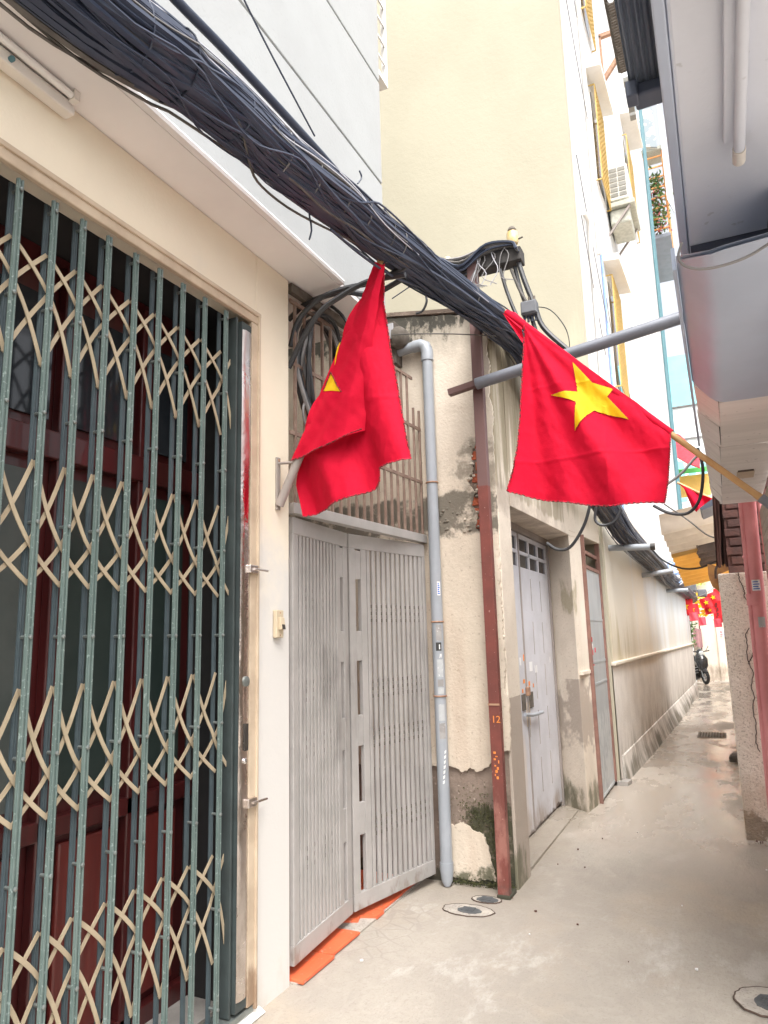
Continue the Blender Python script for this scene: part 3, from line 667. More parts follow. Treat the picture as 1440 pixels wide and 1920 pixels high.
# ================================================================== PASSAGE GATE
def gate_leaf(name, pa, pb, z0, z1, label, seam_at_end, flip):
    a = Vector((pa[0], pa[1], 0)); b = Vector((pb[0], pb[1], 0)); d = (b-a); L = d.length; d.normalize(); nrm = Vector((d.y, -d.x, 0))
    th = thing(name, (pa[0], pa[1], 0), label, 'gate', 'leaves of the grey passage gate')
    def seg(mb, s0, s1, za, zb, t0=-.014, t1=.014):
        p = []
        for z in (za, zb):
            for s_, t_ in ((s0, t0), (s1, t0), (s1, t1), (s0, t1)): q = a+d*s_+nrm*t_; p.append((q.x, q.y, z))
        mb.hexa(p)
    fr = MB(); seg(fr, 0, L, z0, z0+.085); seg(fr, 0, L, z1-.085, z1)
    hs, he = (.0, .03) if seam_at_end else (L-.03, L)
    seg(fr, hs, he, z0+.085, z1-.085)
    # slotted stile by the meeting edge
    sx0, sx1 = (L-.155, L) if seam_at_end else (0, .155)
    so0, so1 = (L-.105, L-.062) if seam_at_end else (.055, .105)
    seg(fr, sx0, so0, z0+.085, z1-.085); seg(fr, so1, sx1, z0+.085, z1-.085)
    H = z1-z0-.17; slots = []
    for k in range(4):
        zz = z0+.085+H*(k+.62)/4.0
        seg(fr, so0+.001, so1-.001, zz, zz+H*.09, -.012, .012)
    fr.build('frame', m_greygate, th, bevel=.003)
    lo, hi = (.03, L-.155) if seam_at_end else (.155, L-.03)
    n = 12; w = (hi-lo)/n
    for k in range(n):
        sl = MB(); seg(sl, lo+k*w+w*.20, lo+k*w+w*.80, z0+.085, z1-.085, -.004, .010); sl.build('slat', m_greygate, th, bevel=.002)
    seg_b = MB(); seg(seg_b, lo, hi, z0+.08, z1-.08, -.0125, -.0065)
    if flip: pass
    dots = MB()
    for zc in (.40, .88, 1.16, 1.60) if not seam_at_end else (.42, .93, 1.20, 1.66):
        for k in range(n):
            if seam_at_end and k not in (2, 4, 7, 9): continue
            for q in range(3): seg(dots, lo+k*w+w*.78, lo+k*w+w*1.18, zc+q*.042, zc+q*.042+.020, -.006, .004)
    dots.build('spacer_lugs', m_grime, th, stuff=True)
    return th
g1 = gate_leaf('gate_leaf', (-1.916, 2.975), (-1.965, 3.635), .055, 2.115, 'grey steel gate leaf hinged on the cream pillar, mostly hiding passage behind', True, False)
g2 = gate_leaf('gate_leaf', (-1.962, 3.655), (-1.785, 4.40), .055, 2.115, 'grey steel gate leaf beside the downpipe, light showing between its slats', False, True)
# sheet behind the leaf hinged on the cream pillar
MB().hexa([(-1.936, 3.00, .14), (-1.929, 3.00, .14), (-1.968, 3.52, .14), (-1.975, 3.52, .14), (-1.936, 3.00, 2.03), (-1.929, 3.00, 2.03), (-1.968, 3.52, 2.03), (-1.975, 3.52, 2.03)]).build('backing_sheet', m_doorframe, g1)

# ---- bar grille above the gate
gr = thing('bar_grille', (-1.85, 3.7, 2.12), 'rusty bar grille above the grey passage gate behind the red flag', 'grille')
ga, gb = Vector((-1.905, 2.955, 0)), Vector((-1.785, 4.43, 0))
def gp(s, z): v = ga.lerp(gb, s); return Vector((v.x, v.y, z))
MB().obox(gp(0, 2.155), gp(1, 2.155), .05, .055).build('beam', m_greygate, gr, bevel=.003)
for z in (3.27, 2.925, 2.55): MB().obox(gp(0, z), gp(1 if z < 3 else .93, z), .012, .02).build('rail', m_rustbar, gr)
for k in range(18):
    s = .03+k*.0565; top = 3.27 if s < .93 else 3.06
    MB().obox(gp(s, 2.18), gp(s, top), .014, .014).build('bar', m_rustbar, gr)
MB().obox(gp(0, 3.34), gp(.55, 3.34), .03, .05).build('angle_iron', m_grime, gr)

# ---- cable coil hung on the grille
def cable(name, pts, r, mat, label, cat='cable', group=None, n=40, seg=6, parent=None):
    o = MB().tube(spline(pts, n), r, seg).build(name, mat, parent, smooth=True)
    if parent is None: tag(o, label, cat, group)
    return o
co = thing('cable_coil', (-1.88, 3.2, 2.6), 'coil of thick black cable hung on the bar grille in the passage mouth', 'cable coil')
for k in range(7):
    rr = .29+.012*k; c = Vector((-1.90+.012*(k % 3), 3.26+.012*(k % 2), 2.98-.006*k)); pts = []
    for i in range(33):
        t = 2*math.pi*i/32; pts.append(c+Vector((.03*math.sin(t*2+k), math.cos(t)*rr*.66, math.sin(t)*rr*(1+.02*math.sin(k*2+t)))))
    MB().tube(pts, .012, 6, False).build('loop', m_cabledark if k % 3 else m_cablegrey, co, smooth=True)
MB().ring((-1.89, 3.13, 2.68), (1, .1, 0), .085, .006, 24, 6).build('loop', m_cablegrey, co, smooth=True)
gcab = 'black service cables running from the passage to the bundle'
cable('service_cable', [(-2.006,3.1,3.242),(-1.906,3.1,3.306),(-1.771,3.1,3.327),(-1.641,3.1,3.317),(-1.484,3.1,3.269),(-1.3,3.1,3.315)], .015, m_cabledark, 'thick black cable rising from the passage straight to the bundle, topmost of three', group=gcab)
cable('service_cable', [(-1.928,3,3.032),(-1.878,3,3.171),(-1.746,3,3.261),(-1.587,3,3.281),(-1.419,3,3.275),(-1.257,3,3.313)], .014, m_cabledark, 'black cable arching over the coil behind the red flag, middle of three', group=gcab)
cable('service_cable', [(-1.909,2.95,2.892),(-1.831,2.95,3.022),(-1.718,2.95,3.158),(-1.592,2.95,3.216),(-1.44,2.95,3.256),(-1.237,2.95,3.241)], .014, m_cabledark, 'black cable slanting low across the coil to the bundle, lowest of three', group=gcab)
cable('service_cable', [(-1.921,3.3,3.437),(-1.783,3.3,3.307),(-1.685,3.3,3.126)], .010, m_cabledark, 'short black cable running down behind the flag above the angle iron', group=gcab)

# ================================================================== DOWNPIPE
dp = thing('downpipe', (-1.69, 4.37, 0), 'grey plastic downpipe with elbow and stickers beside the passage gate', 'pipe')
PX, PY, PR = -1.694, 4.385, .038
MB().tube([(PX, PY, .13), (PX, PY, 2.35)], PR, 20).build('pipe', m_pvc, dp, smooth=True)
MB().tube([(PX, PY, 2.349), (PX, PY, 3.50)], PR*.97, 20).build('pipe', m_pvc, dp, smooth=True)
MB().tube([(PX, PY, .135), (PX, PY, .09), (PX+.004, PY-.01, .03), (PX+.006, PY-.015, .0)], [PR*1.12, PR*1.12, PR*.9, PR*.45], 20).build('spout', m_pvc, dp, smooth=True)
MB().tube([(PX, PY, 3.40), (PX, PY, 3.47), (PX-.012, PY, 3.508), (PX-.045, PY, 3.525), (PX-.10, PY, 3.525)], PR*1.13, 20).build('elbow', m_pvc, dp, smooth=True)
MB().tube([(PX-.09, PY, 3.525), (PX-.34, PY, 3.50)], PR*.97, 20).build('pipe', m_pvc, dp, smooth=True)
MB().tube([(PX-.31, PY, 3.505), (PX-.36, PY, 3.50)], PR*1.08, 20).build('collar', m_pvc, dp, smooth=True)
for z in (2.53, 1.60, 1.13):
    MB().ring((PX, PY, z), (0, .0, 1), PR*1.02, .006, 24, 6).build('strap', m_strap, dp, smooth=True)
def curved_patch(z0, z1, a0, a1, mat, name, rr=PR*1.012, cx=PX, cy=PY, parent=dp):
    g = [[(cx+rr*math.cos(R(a)), cy+rr*math.sin(R(a)), z) for a in [a0+(a1-a0)*i/8 for i in range(9)]] for z in (z0, (z0+z1)/2, z1)]
    return MB().grid(g).build(name, mat, parent, smooth=True)
curved_patch(1.77, 1.86, -58, -25, m_paper, 'sticker'); 
for k in range(6): curved_patch(1.778+k*.0125, 1.786+k*.0125, -53, -31-((k*7) % 3)*3, m_blueink, 'sticker_print', PR*1.02)
for z0, z1, mm in ((1.48, 1.58, m_greysticker), (1.25, 1.36, m_greysticker2), (1.365, 1.40, m_whitechalk), (1.19, 1.235, m_greysticker), (1.145, 1.185, m_greysticker2), (.98, 1.08, m_greysticker2), (.87, .965, m_greysticker)): 
    if mm is m_whitechalk:
        continue
    curved_patch(z0, z1, -88, -28, mm, 'sticker')
curved_patch(1.415, 1.468, -92, -38, m_blacktape, 'tape')
curved_patch(1.425, 1.455, -62, -52, m_whitechalk, 'tape_print', PR*1.03)
# hand-written white strokes
def strokes(lst, rr=PR*1.03):
    mb = MB()
    for z0, a0, z1, a1 in lst:
        n = 4; mb.tube([(PX+rr*math.cos(R(a0+(a1-a0)*i/n)), PY+rr*math.sin(R(a0+(a1-a0)*i/n)), z0+(z1-z0)*i/n) for i in range(n+1)], .0022, 5)
    return mb
st = []
rnd = random.Random(12)
for k in range(7):
    z = .60+k*.030; a = -72+k*4.2
    st += [(z, a, z+.016, a+5), (z+.016, a, z+.004, a+12), (z+.010, a+12, z+.022, a+14), (z+.002, a+6, z+.018, a+9)]
st += [(1.37, -60, 1.395, -52), (1.395, -52, 1.372, -46), (1.372, -46, 1.395, -40)]
strokes(st).build('handwriting', m_whitechalk, dp)
# rusty floodlight at the passage
fl = thing('floodlight', (-1.879,4.3,3.592), 'old rusty floodlight by the mouldy wall top beside the flag', 'lamp')
c = Vector((-1.879,4.3,3.612))
MB().box(c.x-.12, c.x-.01, 4.28, 4.40, c.z-.09, c.z+.09).build('housing', m_grime, fl, bevel=.01)
MB().lathe((c.x+.0, 4.34, c.z-.02), [(.085, -.03), (.08, .02), (.05, .055), (.0, .065)], 16, 'x').build('reflector', m_grime, fl, smooth=True)
MB().box(c.x-.10, c.x-.02, 4.268, 4.28, c.z-.04, c.z+.07).build('glass', m_cablewhite, fl)
MB().box(c.x-.07, c.x-.03, 4.33, 4.44, c.z-.20, c.z-.09).build('bracket', m_grime, fl)

# ================================================================== RED STEEL POST, PIPE BEAM, CROSSARM
po = thing('steel_post', (-1.30, 4.33, 0), 'red oxide painted steel post standing at the corner of the old pier', 'post')
MB().box(-1.346, -1.278, 4.290, 4.298, 0, 4.06).build('flange', m_redpost, po, bevel=.002)
MB().box(-1.286, -1.278, 4.2985, 4.345, 0, 4.06).build('flange', m_redpost, po, bevel=.002)
MB().box(-1.346, -1.338, 4.2985, 4.345, 0, 4.06).build('flange', m_redpost, po, bevel=.002)
MB().box(-1.352, -1.270, 4.28, 4.43, -.02, .02).build('foot', m_cement, po, bevel=.008)
MB().box(-1.348, -1.276, 4.286, 4.2895, 1.085, 1.097).build('weld', m_strap, po)
arm = MB().obox((-1.501,4.26,3.092), (-1.241,4.26,3.134), .05, .042).build('arm', m_redpost, po, bevel=.002)
def text3d(txt, loc, size, mat, parent, name, rot):
    cu_ = bpy.data.curves.new('lettering', 'FONT'); cu_.body = txt; cu_.size = size; cu_.extrude = .0006
    o = bpy.data.objects.new('tmp_text', cu_); COL.objects.link(o)
    dg = bpy.context.evaluated_depsgraph_get(); me = bpy.data.meshes.new_from_object(o.evaluated_get(dg))
    bpy.data.objects.remove(o)
    ob_ = bpy.data.objects.new(name, me); COL.objects.link(ob_); me.materials.clear(); me.materials.append(mat)
    ob_.parent = parent; ob_.location = Vector(loc)-org(parent); ob_.rotation_euler = rot
    return ob_
text3d('12', (-1.332, 4.288, .985), .058, m_orangeink, po, 'lettering', (R(90), 0, 0))
smear = MB()
for k in range(9):
    z = .66+k*.018; x = -1.32+rnd.uniform(-.012, .02); smear.box(x, x+rnd.uniform(.006, .016), 4.2885, 4.2895, z, z+rnd.uniform(.006, .02))
smear.build('paint_marks', m_orangeink, po, stuff=True)

pb = thing('pipe_beam', (-.65, 4.3, 3.15), 'thick grey steel pipe spanning the alley behind the open flag', 'pipe')
pa_, pb_ = Vector((-1.305,4.24,3.113)), Vector((0.012,4.24,3.299))
MB().tube([pa_, pb_], .038, 24).build('pipe', m_pipebeam, pb, smooth=True)
MB().tube([pa_-(pb_-pa_).normalized()*.002, pa_], .034, 24).build('pipe_end', m_pvcend, pb)

xa = thing('crossarm', (-1.2, 4.38, 3.97), 'black crossarm with a yellow insulator on top of the red post', 'crossarm')
MB().box(-1.62, -.975, 4.30, 4.41, 3.94, 4.035).build('beam', m_timber, xa, bevel=.006)
ic = Vector((-1.035, 4.35, 4.035))
ins = MB().lathe(ic, [(.012, 0), (.012, .05), (.034, .052), (.040, .065), (.040, .10), (.036, .135), (.028, .14)], 16).build('insulator', m_ceramic, xa, smooth=True)
MB().lathe(ic+Vector((0, 0, .14)), [(.026, 0), (.030, .012), (.022, .03), (.008, .04)], 12).build('cap', m_grime, ins, smooth=True)
MB().tube([ic+Vector((0, 0, .07)), ic+Vector((.07, 0, .085))], .006, 6).build('pin', m_grime, ins)
MB().lathe((-1.50, 4.35, 4.035), [(.02, 0), (.03, .02), (.03, .06), (.018, .08)], 12).build('insulator', m_ceramic, xa, smooth=True)
MB().obox((-1.30, 4.35, 3.70), (-1.45, 4.35, 3.94), .02, .03).build('brace', m_timber, xa)
jb = thing('junction_box', (-.95, 4.35, 3.60), 'grey plastic junction box hanging among the cables below the crossarm', 'junction box')
MB().box(-1.0, -.895, 4.30, 4.37, 3.545, 3.64).build('box', m_box, jb, bevel=.008)
MB().box(-.995, -.90, 4.293, 4.2995, 3.555, 3.63).build('lid', m_box, jb, bevel=.004)
for k in range(4): MB().tube([(-.985+k*.025, 4.335, 3.545), (-.985+k*.025, 4.335, 3.505)], .008, 8).build('gland', m_cable, jb)
for k in range(3): MB().tube([(-.975+k*.03, 4.335, 3.64), (-.975+k*.03, 4.335, 3.675)], .010, 8).build('gland', m_grime, jb)

# ================================================================== CABLE BUNDLE
bpath = [(-1.30, .20, 3.02), (-1.30, .75, 3.065), (-1.3,1.13,3.105), (-1.3,1.407,3.172), (-1.3,1.658,3.21), (-1.3,1.87,3.225), (-1.3,2.082,3.255), (-1.3,2.422,3.324), (-1.29,2.712,3.361), (-1.27,3.329,3.454),
         (-1.22,3.908,3.519), (-1.16, 4.52, 3.57), (-1.10, 4.85, 3.50), (-1.05, 5.5, 3.22), (-1.00, 6.3, 2.93), (-0.94,7.644,2.716), (-.90, 8.45, 2.57), (-0.86,11.743,2.496), (-0.82,13.749,2.433), (-0.76,16.954,2.401), (-0.7,21.056,2.362)]
NB = 90
bc = spline(bpath, NB)
cb = thing('cable_bundle', (-1.25, 3.0, 3.2), 'massive black bundle of overhead cables sagging along the alley', 'cable bundle')
def brad(t):   # half height, half width along the bundle
    if t < .15: return .108-.06*t, .10
    if t < .62: return .094, .088
    return .125, .10
frames = []
for i, p in enumerate(bc):
    d = (bc[min(i+1, NB-1)]-bc[max(i-1, 0)]).normalized(); sd = d.cross(Vector((0, 0, 1))).normalized(); up = sd.cross(d); frames.append((p, sd, up))
def strand(a, rad, tw, ph, wob, i0=0, i1=NB-1):
    pts = []
    for i in range(i0, i1+1):
        t = i/(NB-1); p, sd, up = frames[i]; hh, ww = brad(t)
        a2 = a+tw*t*6+wob*noise.noise((t*9, ph, 0)); r2 = rad+.20*noise.noise((t*7, ph, 5)); r2 = min(r2, 1.12)
        pts.append(p+sd*math.cos(a2)*ww*r2+up*math.sin(a2)*hh*r2)
    return pts
corep = [frames[i][0] for i in range(NB)]
MB().tube(corep, [brad(i/(NB-1))[1]*.80 for i in range(NB)], 10).build('core', m_cable, cb, smooth=True, stuff=True)
rnd = random.Random(21)
for k in range(230):
    a = rnd.uniform(0, 2*math.pi); rad = math.sqrt(rnd.uniform(.55, 1.0)); r = rnd.choice([.0035, .004, .0045, .005, .005, .006, .008, .011])
    u = rnd.random(); mm = m_cable if u < .90 else m_cableold if u < .97 else m_cablegrey
    i0, i1 = 0, NB-1
    if rnd.random() < .35: i0, i1 = (0, rnd.randint(50, 70)) if rnd.random() < .6 else (rnd.randint(30, 50), NB-1)
    MB().tube(strand(a, rad, rnd.uniform(-.12, .12), rnd.uniform(0, 90), rnd.uniform(.2, .9), i0, i1), r, 5).build('cable', mm, cb, smooth=True)
for k in range(26):   # dusty strands on the far run
    a = rnd.uniform(0, 2*math.pi)
    MB().tube(strand(a, rnd.uniform(.95, 1.12), rnd.uniform(-.6, .6), rnd.uniform(0, 90), 1.2, 52, NB-1), rnd.choice([.006, .008]), 5).build('cable', m_cableold if k % 3 else m_cablegrey, cb, smooth=True)
for k in range(34):   # slack strands that bulge out of the bundle
    i0 = rnd.randint(0, 60); i1 = min(NB-1, i0+rnd.randint(12, 30)); a = rnd.uniform(0, 2*math.pi)
    pts = strand(a, 1.0, rnd.uniform(-.5, .5), rnd.uniform(0, 90), 1.4, i0, i1); n_ = len(pts); out = rnd.uniform(.01, .035)
    cen = [frames[i][0] for i in range(i0, i1+1)]
    pts = [p+(p-c).normalized()*out*math.sin(math.pi*i/(n_-1)) for i, (p, c) in enumerate(zip(pts, cen))]
    MB().tube(pts, rnd.choice([.003, .004, .005]), 5).build('cable', m_cable if k % 4 else m_cableold, cb, smooth=True)
# pale thin wires picked out on the lit side, loose loops and stray tails
for k in range(14):
    i0 = rnd.randint(5, 30); i1 = i0+rnd.randint(12, 26)
    MB().tube(strand(rnd.uniform(.2, 1.5), 1.08, rnd.uniform(-.5, .5), rnd.uniform(0, 90), 1.0, i0, min(i1, NB-1)), .0028, 4).build('wire', m_cablewhite if k % 2 else m_cablegrey, cb, smooth=True)
tails = [[(-1.24, 1.02, 3.19), (-1.22, 1.04, 3.24), (-1.20, 1.10, 3.25)], [(-1.25, 1.22, 3.24), (-1.25, 1.25, 3.30), (-1.25, 1.25, 3.36)], [(-1.26, 2.5, 3.46), (-1.25, 2.52, 3.50), (-1.25, 2.50, 3.52)], [(-1.25, 2.75, 3.48), (-1.22, 2.92, 3.44), (-1.2, 3.0, 3.44)],
         [(-1.34, 2.25, 3.27), (-1.35, 2.24, 3.20), (-1.345, 2.25, 3.13), (-1.35, 2.24, 3.08)]]
for t_ in tails: MB().tube(spline(t_, 8), .004, 5).build('stray_wire', m_cable, cb, smooth=True)
for k in range(22):
    i = rnd.randint(8, 80); p, sd, up = frames[i]; hh, ww = brad(i/(NB-1))
    MB().ring(p, (bc[i+1]-bc[i]), ww*1.06, .0035, 20, 5).build('tie_wire', m_cablegrey if k % 2 else m_cable, cb, smooth=True)
# the single thick cable above the bundle
cable('trunk_cable', [(-1.32,1.245,3.424),(-1.32,1.42,3.427),(-1.32,1.651,3.449),(-1.32,1.967,3.467),(-1.32,2.369,3.484),(-1.32,2.898,3.492),(-1.32,3.463,3.559),(-1.32,4.013,3.647)], .016, m_cable, 'single thick black cable running just above the near bundle', n=30, seg=10)
cable('thin_wire', [(-1.45,1.87,3.999),(-1.45,1.931,3.96),(-1.45,2.083,3.885),(-1.45,2.282,3.803),(-1.45,2.459,3.733)], .0042, m_cable, 'thin black wire slanting up across the white wall', n=12)
cable('thin_wire', [(-1.3,2.326,3.157),(-1.3,2.615,3.186),(-1.3,2.964,3.25),(-1.3,3.396,3.377),(-1.3,4.145,3.517),(-1.3,4.761,3.607)], .006, m_cable, 'thin slack cable hanging below the near bundle past the flag tip', n=24)
cable('thin_wire', [(-1.876,4.2,3.56),(-1.697,4.2,3.529),(-1.432,4.2,3.471),(-1.145,4.2,3.395)], .004, m_cableold, 'thin dusty wire crossing the mouldy wall top by the floodlight', n=12)
cable('thin_wire', [(-1.868,4.2,3.826),(-1.684,4.2,3.9),(-1.604,4.2,3.919)], .004, m_cable, 'short thin wire under the bundle before the yellow wall', n=8)
cable('hook_cable', [(-1.507,3.9,3.66),(-1.496,3.9,3.585),(-1.527,3.9,3.527),(-1.571,3.9,3.519)], .008, m_cabledark, 'short hooked cable end dangling under the bundle', n=14)
# thick drops from the crossarm to behind the flag
gd = 'thick cables dropping from the crossarm'
for k, (lab, pts) in enumerate((('thick black drop cable from crossarm end, nearest the insulator', [(-1.003,4.34,3.94),(-0.966,4.34,3.785),(-0.913,4.34,3.603),(-0.865,4.34,3.444),(-0.694,4.34,3.228)]),
                                ('thick black drop cable behind the junction box', [(-1.034,4.36,3.927),(-0.999,4.36,3.727),(-0.949,4.36,3.564),(-0.909,4.36,3.37)]),
                                ('thick black drop cable slanting from crossarm middle to the bundle', [(-1.125,4.33,3.917),(-1.091,4.33,3.754),(-1.037,4.33,3.572),(-0.984,4.33,3.448)]),
                                ('dusty drop cable beside the junction box', [(-1.053,4.33,3.898),(-1.002,4.33,3.733),(-0.955,4.33,3.627)]))):
    cable('drop_cable', pts, (.017, .014, .012, .010)[k], m_cabledark if k < 3 else m_cableold, lab, group=gd, n=20, seg=8)
lo_ = thing('crossarm_cables', (-1.3, 4.34, 4.05), 'grey slack cables lying along the black crossarm', 'cables')
for k in range(26):
    z = rnd.uniform(-.035, .06); y = rnd.uniform(4.24, 4.36)
    pts = [(-1.72, y-.1, 3.98+z), (-1.55, y, 4.05+z), (-1.38, y, 4.03+z*.6-.04*(k % 3)), (-1.2, y, 4.055+z*.7), (-1.03, y+.02, 4.05+z*.3), (-.99, y, 3.99)]
    MB().tube(spline(pts, 24), rnd.choice([.006, .008, .010]), 5).build('cable', (m_cablegrey, m_cableold, m_cable)[k % 3], lo_, smooth=True)
for k in range(10):
    x = rnd.uniform(-1.45, -1.0); pts = [(x, 4.29, 4.06), (x+rnd.uniform(-.05, .05), 4.28, 3.98), (x+rnd.uniform(-.08, .08), 4.28, 3.86+rnd.uniform(-.06, .04)), (x+rnd.uniform(-.04, .04), 4.29, 3.80)]
    MB().tube(spline(pts, 10), .0035, 4).build('wire', m_cablewhite if k % 4 == 0 else m_cablegrey, lo_, smooth=True)
cable('loop_wire', [(-0.994,4.5,3.692),(-0.853,4.5,3.64),(-0.757,4.5,3.486),(-0.739,4.5,3.351),(-0.763,4.5,3.312)], .0035, m_cabledark, 'thin black wire looping before the yellow wall edge', n=20)
# cables below the flag
cable('slack_cable', [(-0.741,4.9,2.385),(-0.799,4.9,2.225),(-0.899,4.9,2.087),(-0.99,4.9,2.075),(-1.06,4.9,2.125)], .011, m_cabledark, 'black cable sagging from the bundle to the grey door corner', n=24, seg=8)
cable('slack_cable', [(-0.752,5.2,2.397),(-0.767,5.2,2.301),(-0.718,5.2,2.258),(-0.636,5.2,2.277),(-0.582,5.2,2.36)], .010, m_cabledark, 'black cable making a small loop under the flag', n=20, seg=8)
cable('slack_cable', [(-0.312,4.4,2.232),(-0.228,4.4,2.179),(-0.129,4.4,2.169),(-0.059,4.4,2.246),(-0.026,4.4,2.415),(-0.042,4.4,2.544)], .009, m_cabledark, 'black cable hanging in a loop beside the flag corner', n=26, seg=8)
cable('slack_cable', [(-0.243,4.4,2.34),(-0.15,4.4,2.399),(-0.071,4.4,2.478),(-0.034,4.4,2.511)], .008, m_cablegrey, 'grey cable rising from behind the flag to the canopy edge', n=16, seg=8)
cable('slack_cable', [(-0.778,9.5,2.596),(-0.638,9.5,2.396),(-0.432,9.5,2.269),(-0.221,9.5,2.255),(-0.006,9.5,2.325)], .012, m_cabledark, 'thin cable crossing from the bundle under the corrugated roof', n=20)
cable('slack_cable', [(-0.401,7,2.67),(-0.211,7,2.5),(-0.048,7,2.338),(0.122,7,2.3)], .007, m_cableold, 'thin dusty cable sagging in front of the corrugated roof', n=16)
# blue cable knot
bk = thing('cable_knot', (-0.8,14.683,2.594), 'tangle of pale blue cable tied on the far bundle', 'cable coil')
kc = Vector((-0.8,14.683,2.594))
for k in range(7):
    MB().ring(kc+Vector((rnd.uniform(-.05, .12), rnd.uniform(-.2, .2), rnd.uniform(-.22, .18))), (rnd.uniform(-1, 1), rnd.uniform(-1, -.3), rnd.uniform(-.5, .5)), rnd.uniform(.08, .16), .011, 18, 5).build('loop', m_bluecable if k % 3 else m_cablewhite, bk, smooth=True)
sb = thing('splice_box', (-0.62,31.361,3.49), 'grey cable splice boxes at the far end of the bundle', 'junction box')
sc_ = Vector((-0.7,19.928,2.454))
for dx, dy, dz, s in ((0, 0, .15, .2), (.25, .3, .0, .16), (-.1, -.4, -.15, .17)):
    MB().box(sc_.x+dx-s*.7, sc_.x+dx+s*.7, sc_.y+dy-s, sc_.y+dy+s, sc_.z+dz-s*.6, sc_.z+dz+s*.6).build('box', m_box if dx >= 0 else m_cableold, sb, bevel=.03)

# brackets that carry the far bundle
gbk = 'pipe brackets carrying the bundle on the white wall'
br = thing('pipe_bracket', (-1.09,8.076,2.418), 'longest pale pipe bracket under the far cable bundle', 'bracket', gbk)
MB().tube([(-1.12,8.213,2.435), (-0.607,8.1,2.401)], .035, 14).build('pipe', m_pvc, br, smooth=True)
e_ = Vector((-0.607,8.1,2.401)); MB().tube([e_-Vector((.035, 0, 0)), e_+Vector((.012, 0, 0))], .038, 14).build('end_cap', m_switchblack, br, smooth=True)
for pa2, pb2, lab in (((-1.02,10.908,2.308), (-0.59,10.9,2.35), 'pipe bracket on the white wall behind the blue cable knot'), ((-0.93,14.317,2.246), (-0.551,14.3,2.246), 'farthest pipe bracket on the white wall before the lane bend')):
    b2 = thing('pipe_bracket', pa2, lab, 'bracket', gbk); MB().tube([pa2, pb2], .036, 12).build('pipe', m_pvc, b2, smooth=True)
    MB().tube([pa2, Vector(pa2)+Vector((-.03, 0, 0))], .05, 12).build('flange', m_doorframe, b2)

# ================================================================== FLAGS
def FR(x, z):
    return FR0(x, z)
def FR0(x, z):
    tx, tz = -.80, 3.10; dx, dz = x-tx, tz-z; r = math.hypot(dx, dz); ph = math.atan2(dx, max(dz, 1e-3))
    return 3.47+.058*r*math.sin(ph*10+.6)+.026*r*math.sin(ph*23+1.0)+.010*math.sin(x*9+z*5)-.005*math.exp(-abs(z-2.345+.02*x)/.007)-.004*math.exp(-abs(z-2.72+.03*x)/.007)-.004*math.exp(-abs(x+.43)/.007)*(z<2.6)+.006*math.sin(x*31-z*9)*min(1, dz*1.2)+.010*noise.noise((x*6, z*6, 2))+.0035*noise.noise((x*26+z*9, z*13, 6))+.0016*noise.noise((x*60, z*30, 3))
fR = thing('flag', (0.224,3.5,2.04), 'red flag with a full yellow star spread open on a bamboo pole', 'flag', 'red flags with yellow stars on poles')
top = [(-0.794,3.5,3.098),(-0.624,3.5,2.936),(-0.451,3.5,2.762),(-0.288,3.5,2.601),(-0.139,3.5,2.439)]
bot = [(-0.923,3.5,2.213),(-0.809,3.5,2.179),(-0.678,3.5,2.146),(-0.551,3.5,2.114),(-0.428,3.5,2.088),(-0.307,3.5,2.083),(-0.196,3.5,2.087)]
lef = [(-0.794,3.5,3.098),(-0.805,3.5,2.958),(-0.821,3.5,2.785),(-0.837,3.5,2.614),(-0.856,3.5,2.446),(-0.883,3.5,2.323),(-0.923,3.5,2.213)]
rig = [(-0.139,3.5,2.439),(-0.154,3.5,2.322),(-0.174,3.5,2.196),(-0.196,3.5,2.087)]
gg = coons(top, bot, lef, rig, 130, 120)
gg = [[(p.x, FR(p.x, p.z), p.z) for p in row] for row in gg]
cl = MB().grid(gg); cl.grid([[(p[0], p[1]+.003, p[2]) for p in reversed(row)] for row in gg])
cl.build('cloth', m_flag, fR, smooth=True)
starR = [(-0.563,3.5,2.849),(-0.475,3.5,2.722),(-0.381,3.5,2.68),(-0.412,3.5,2.642),(-0.322,3.5,2.51),(-0.478,3.5,2.579),(-0.571,3.5,2.48),(-0.555,3.5,2.627),(-0.681,3.5,2.691),(-0.55,3.5,2.688)]
# fold the arm that meets the pole
ngon_cloth([(p[0], p[2]) for p in starR], 5, lambda x, z: FR(x, z)-.006, .002).build('star', m_star, fR, smooth=True)
for edge in (lef, rig, bot, starR+[starR[0]]):
    pts = [polyat(edge, i/120) for i in range(121)]
    MB().tube([(p.x+.0012*(-1)**i, FR(p.x, p.z)-.004, p.z+.0012*(-1)**(i//2)) for i, p in enumerate(pts)], .0038 if edge[0] != starR[0] else .0020, 4).build('stitching', m_hem, fR)
# sleeve of gathered cloth at the tip and along the pole
tipR, butR = Vector((-0.902,3.53,3.22)), Vector((-0.141,3.51,2.421))
MB().tube([tipR+Vector((.0, .0, .0)), tipR.lerp(butR, .05), tipR.lerp(butR, .12), tipR.lerp(butR, .5), butR], [.012, .026, .021, .0185, .0185], 12).build('sleeve', m_flag, fR, smooth=True)
gcone = []
for i in range(9):
    t = i/8; gcone.append([tipR.lerp(Vector(top[0]), t)+Vector((-.012+.0*t, -.02-.03*math.sin(k*1.3)*t*.4, -.012-.09*t*k/6)) for k in range(7)])
MB().grid([[(p.x, p.y, p.z) for p in row] for row in gcone]).build('gathered_cloth', m_flag, fR, smooth=True)
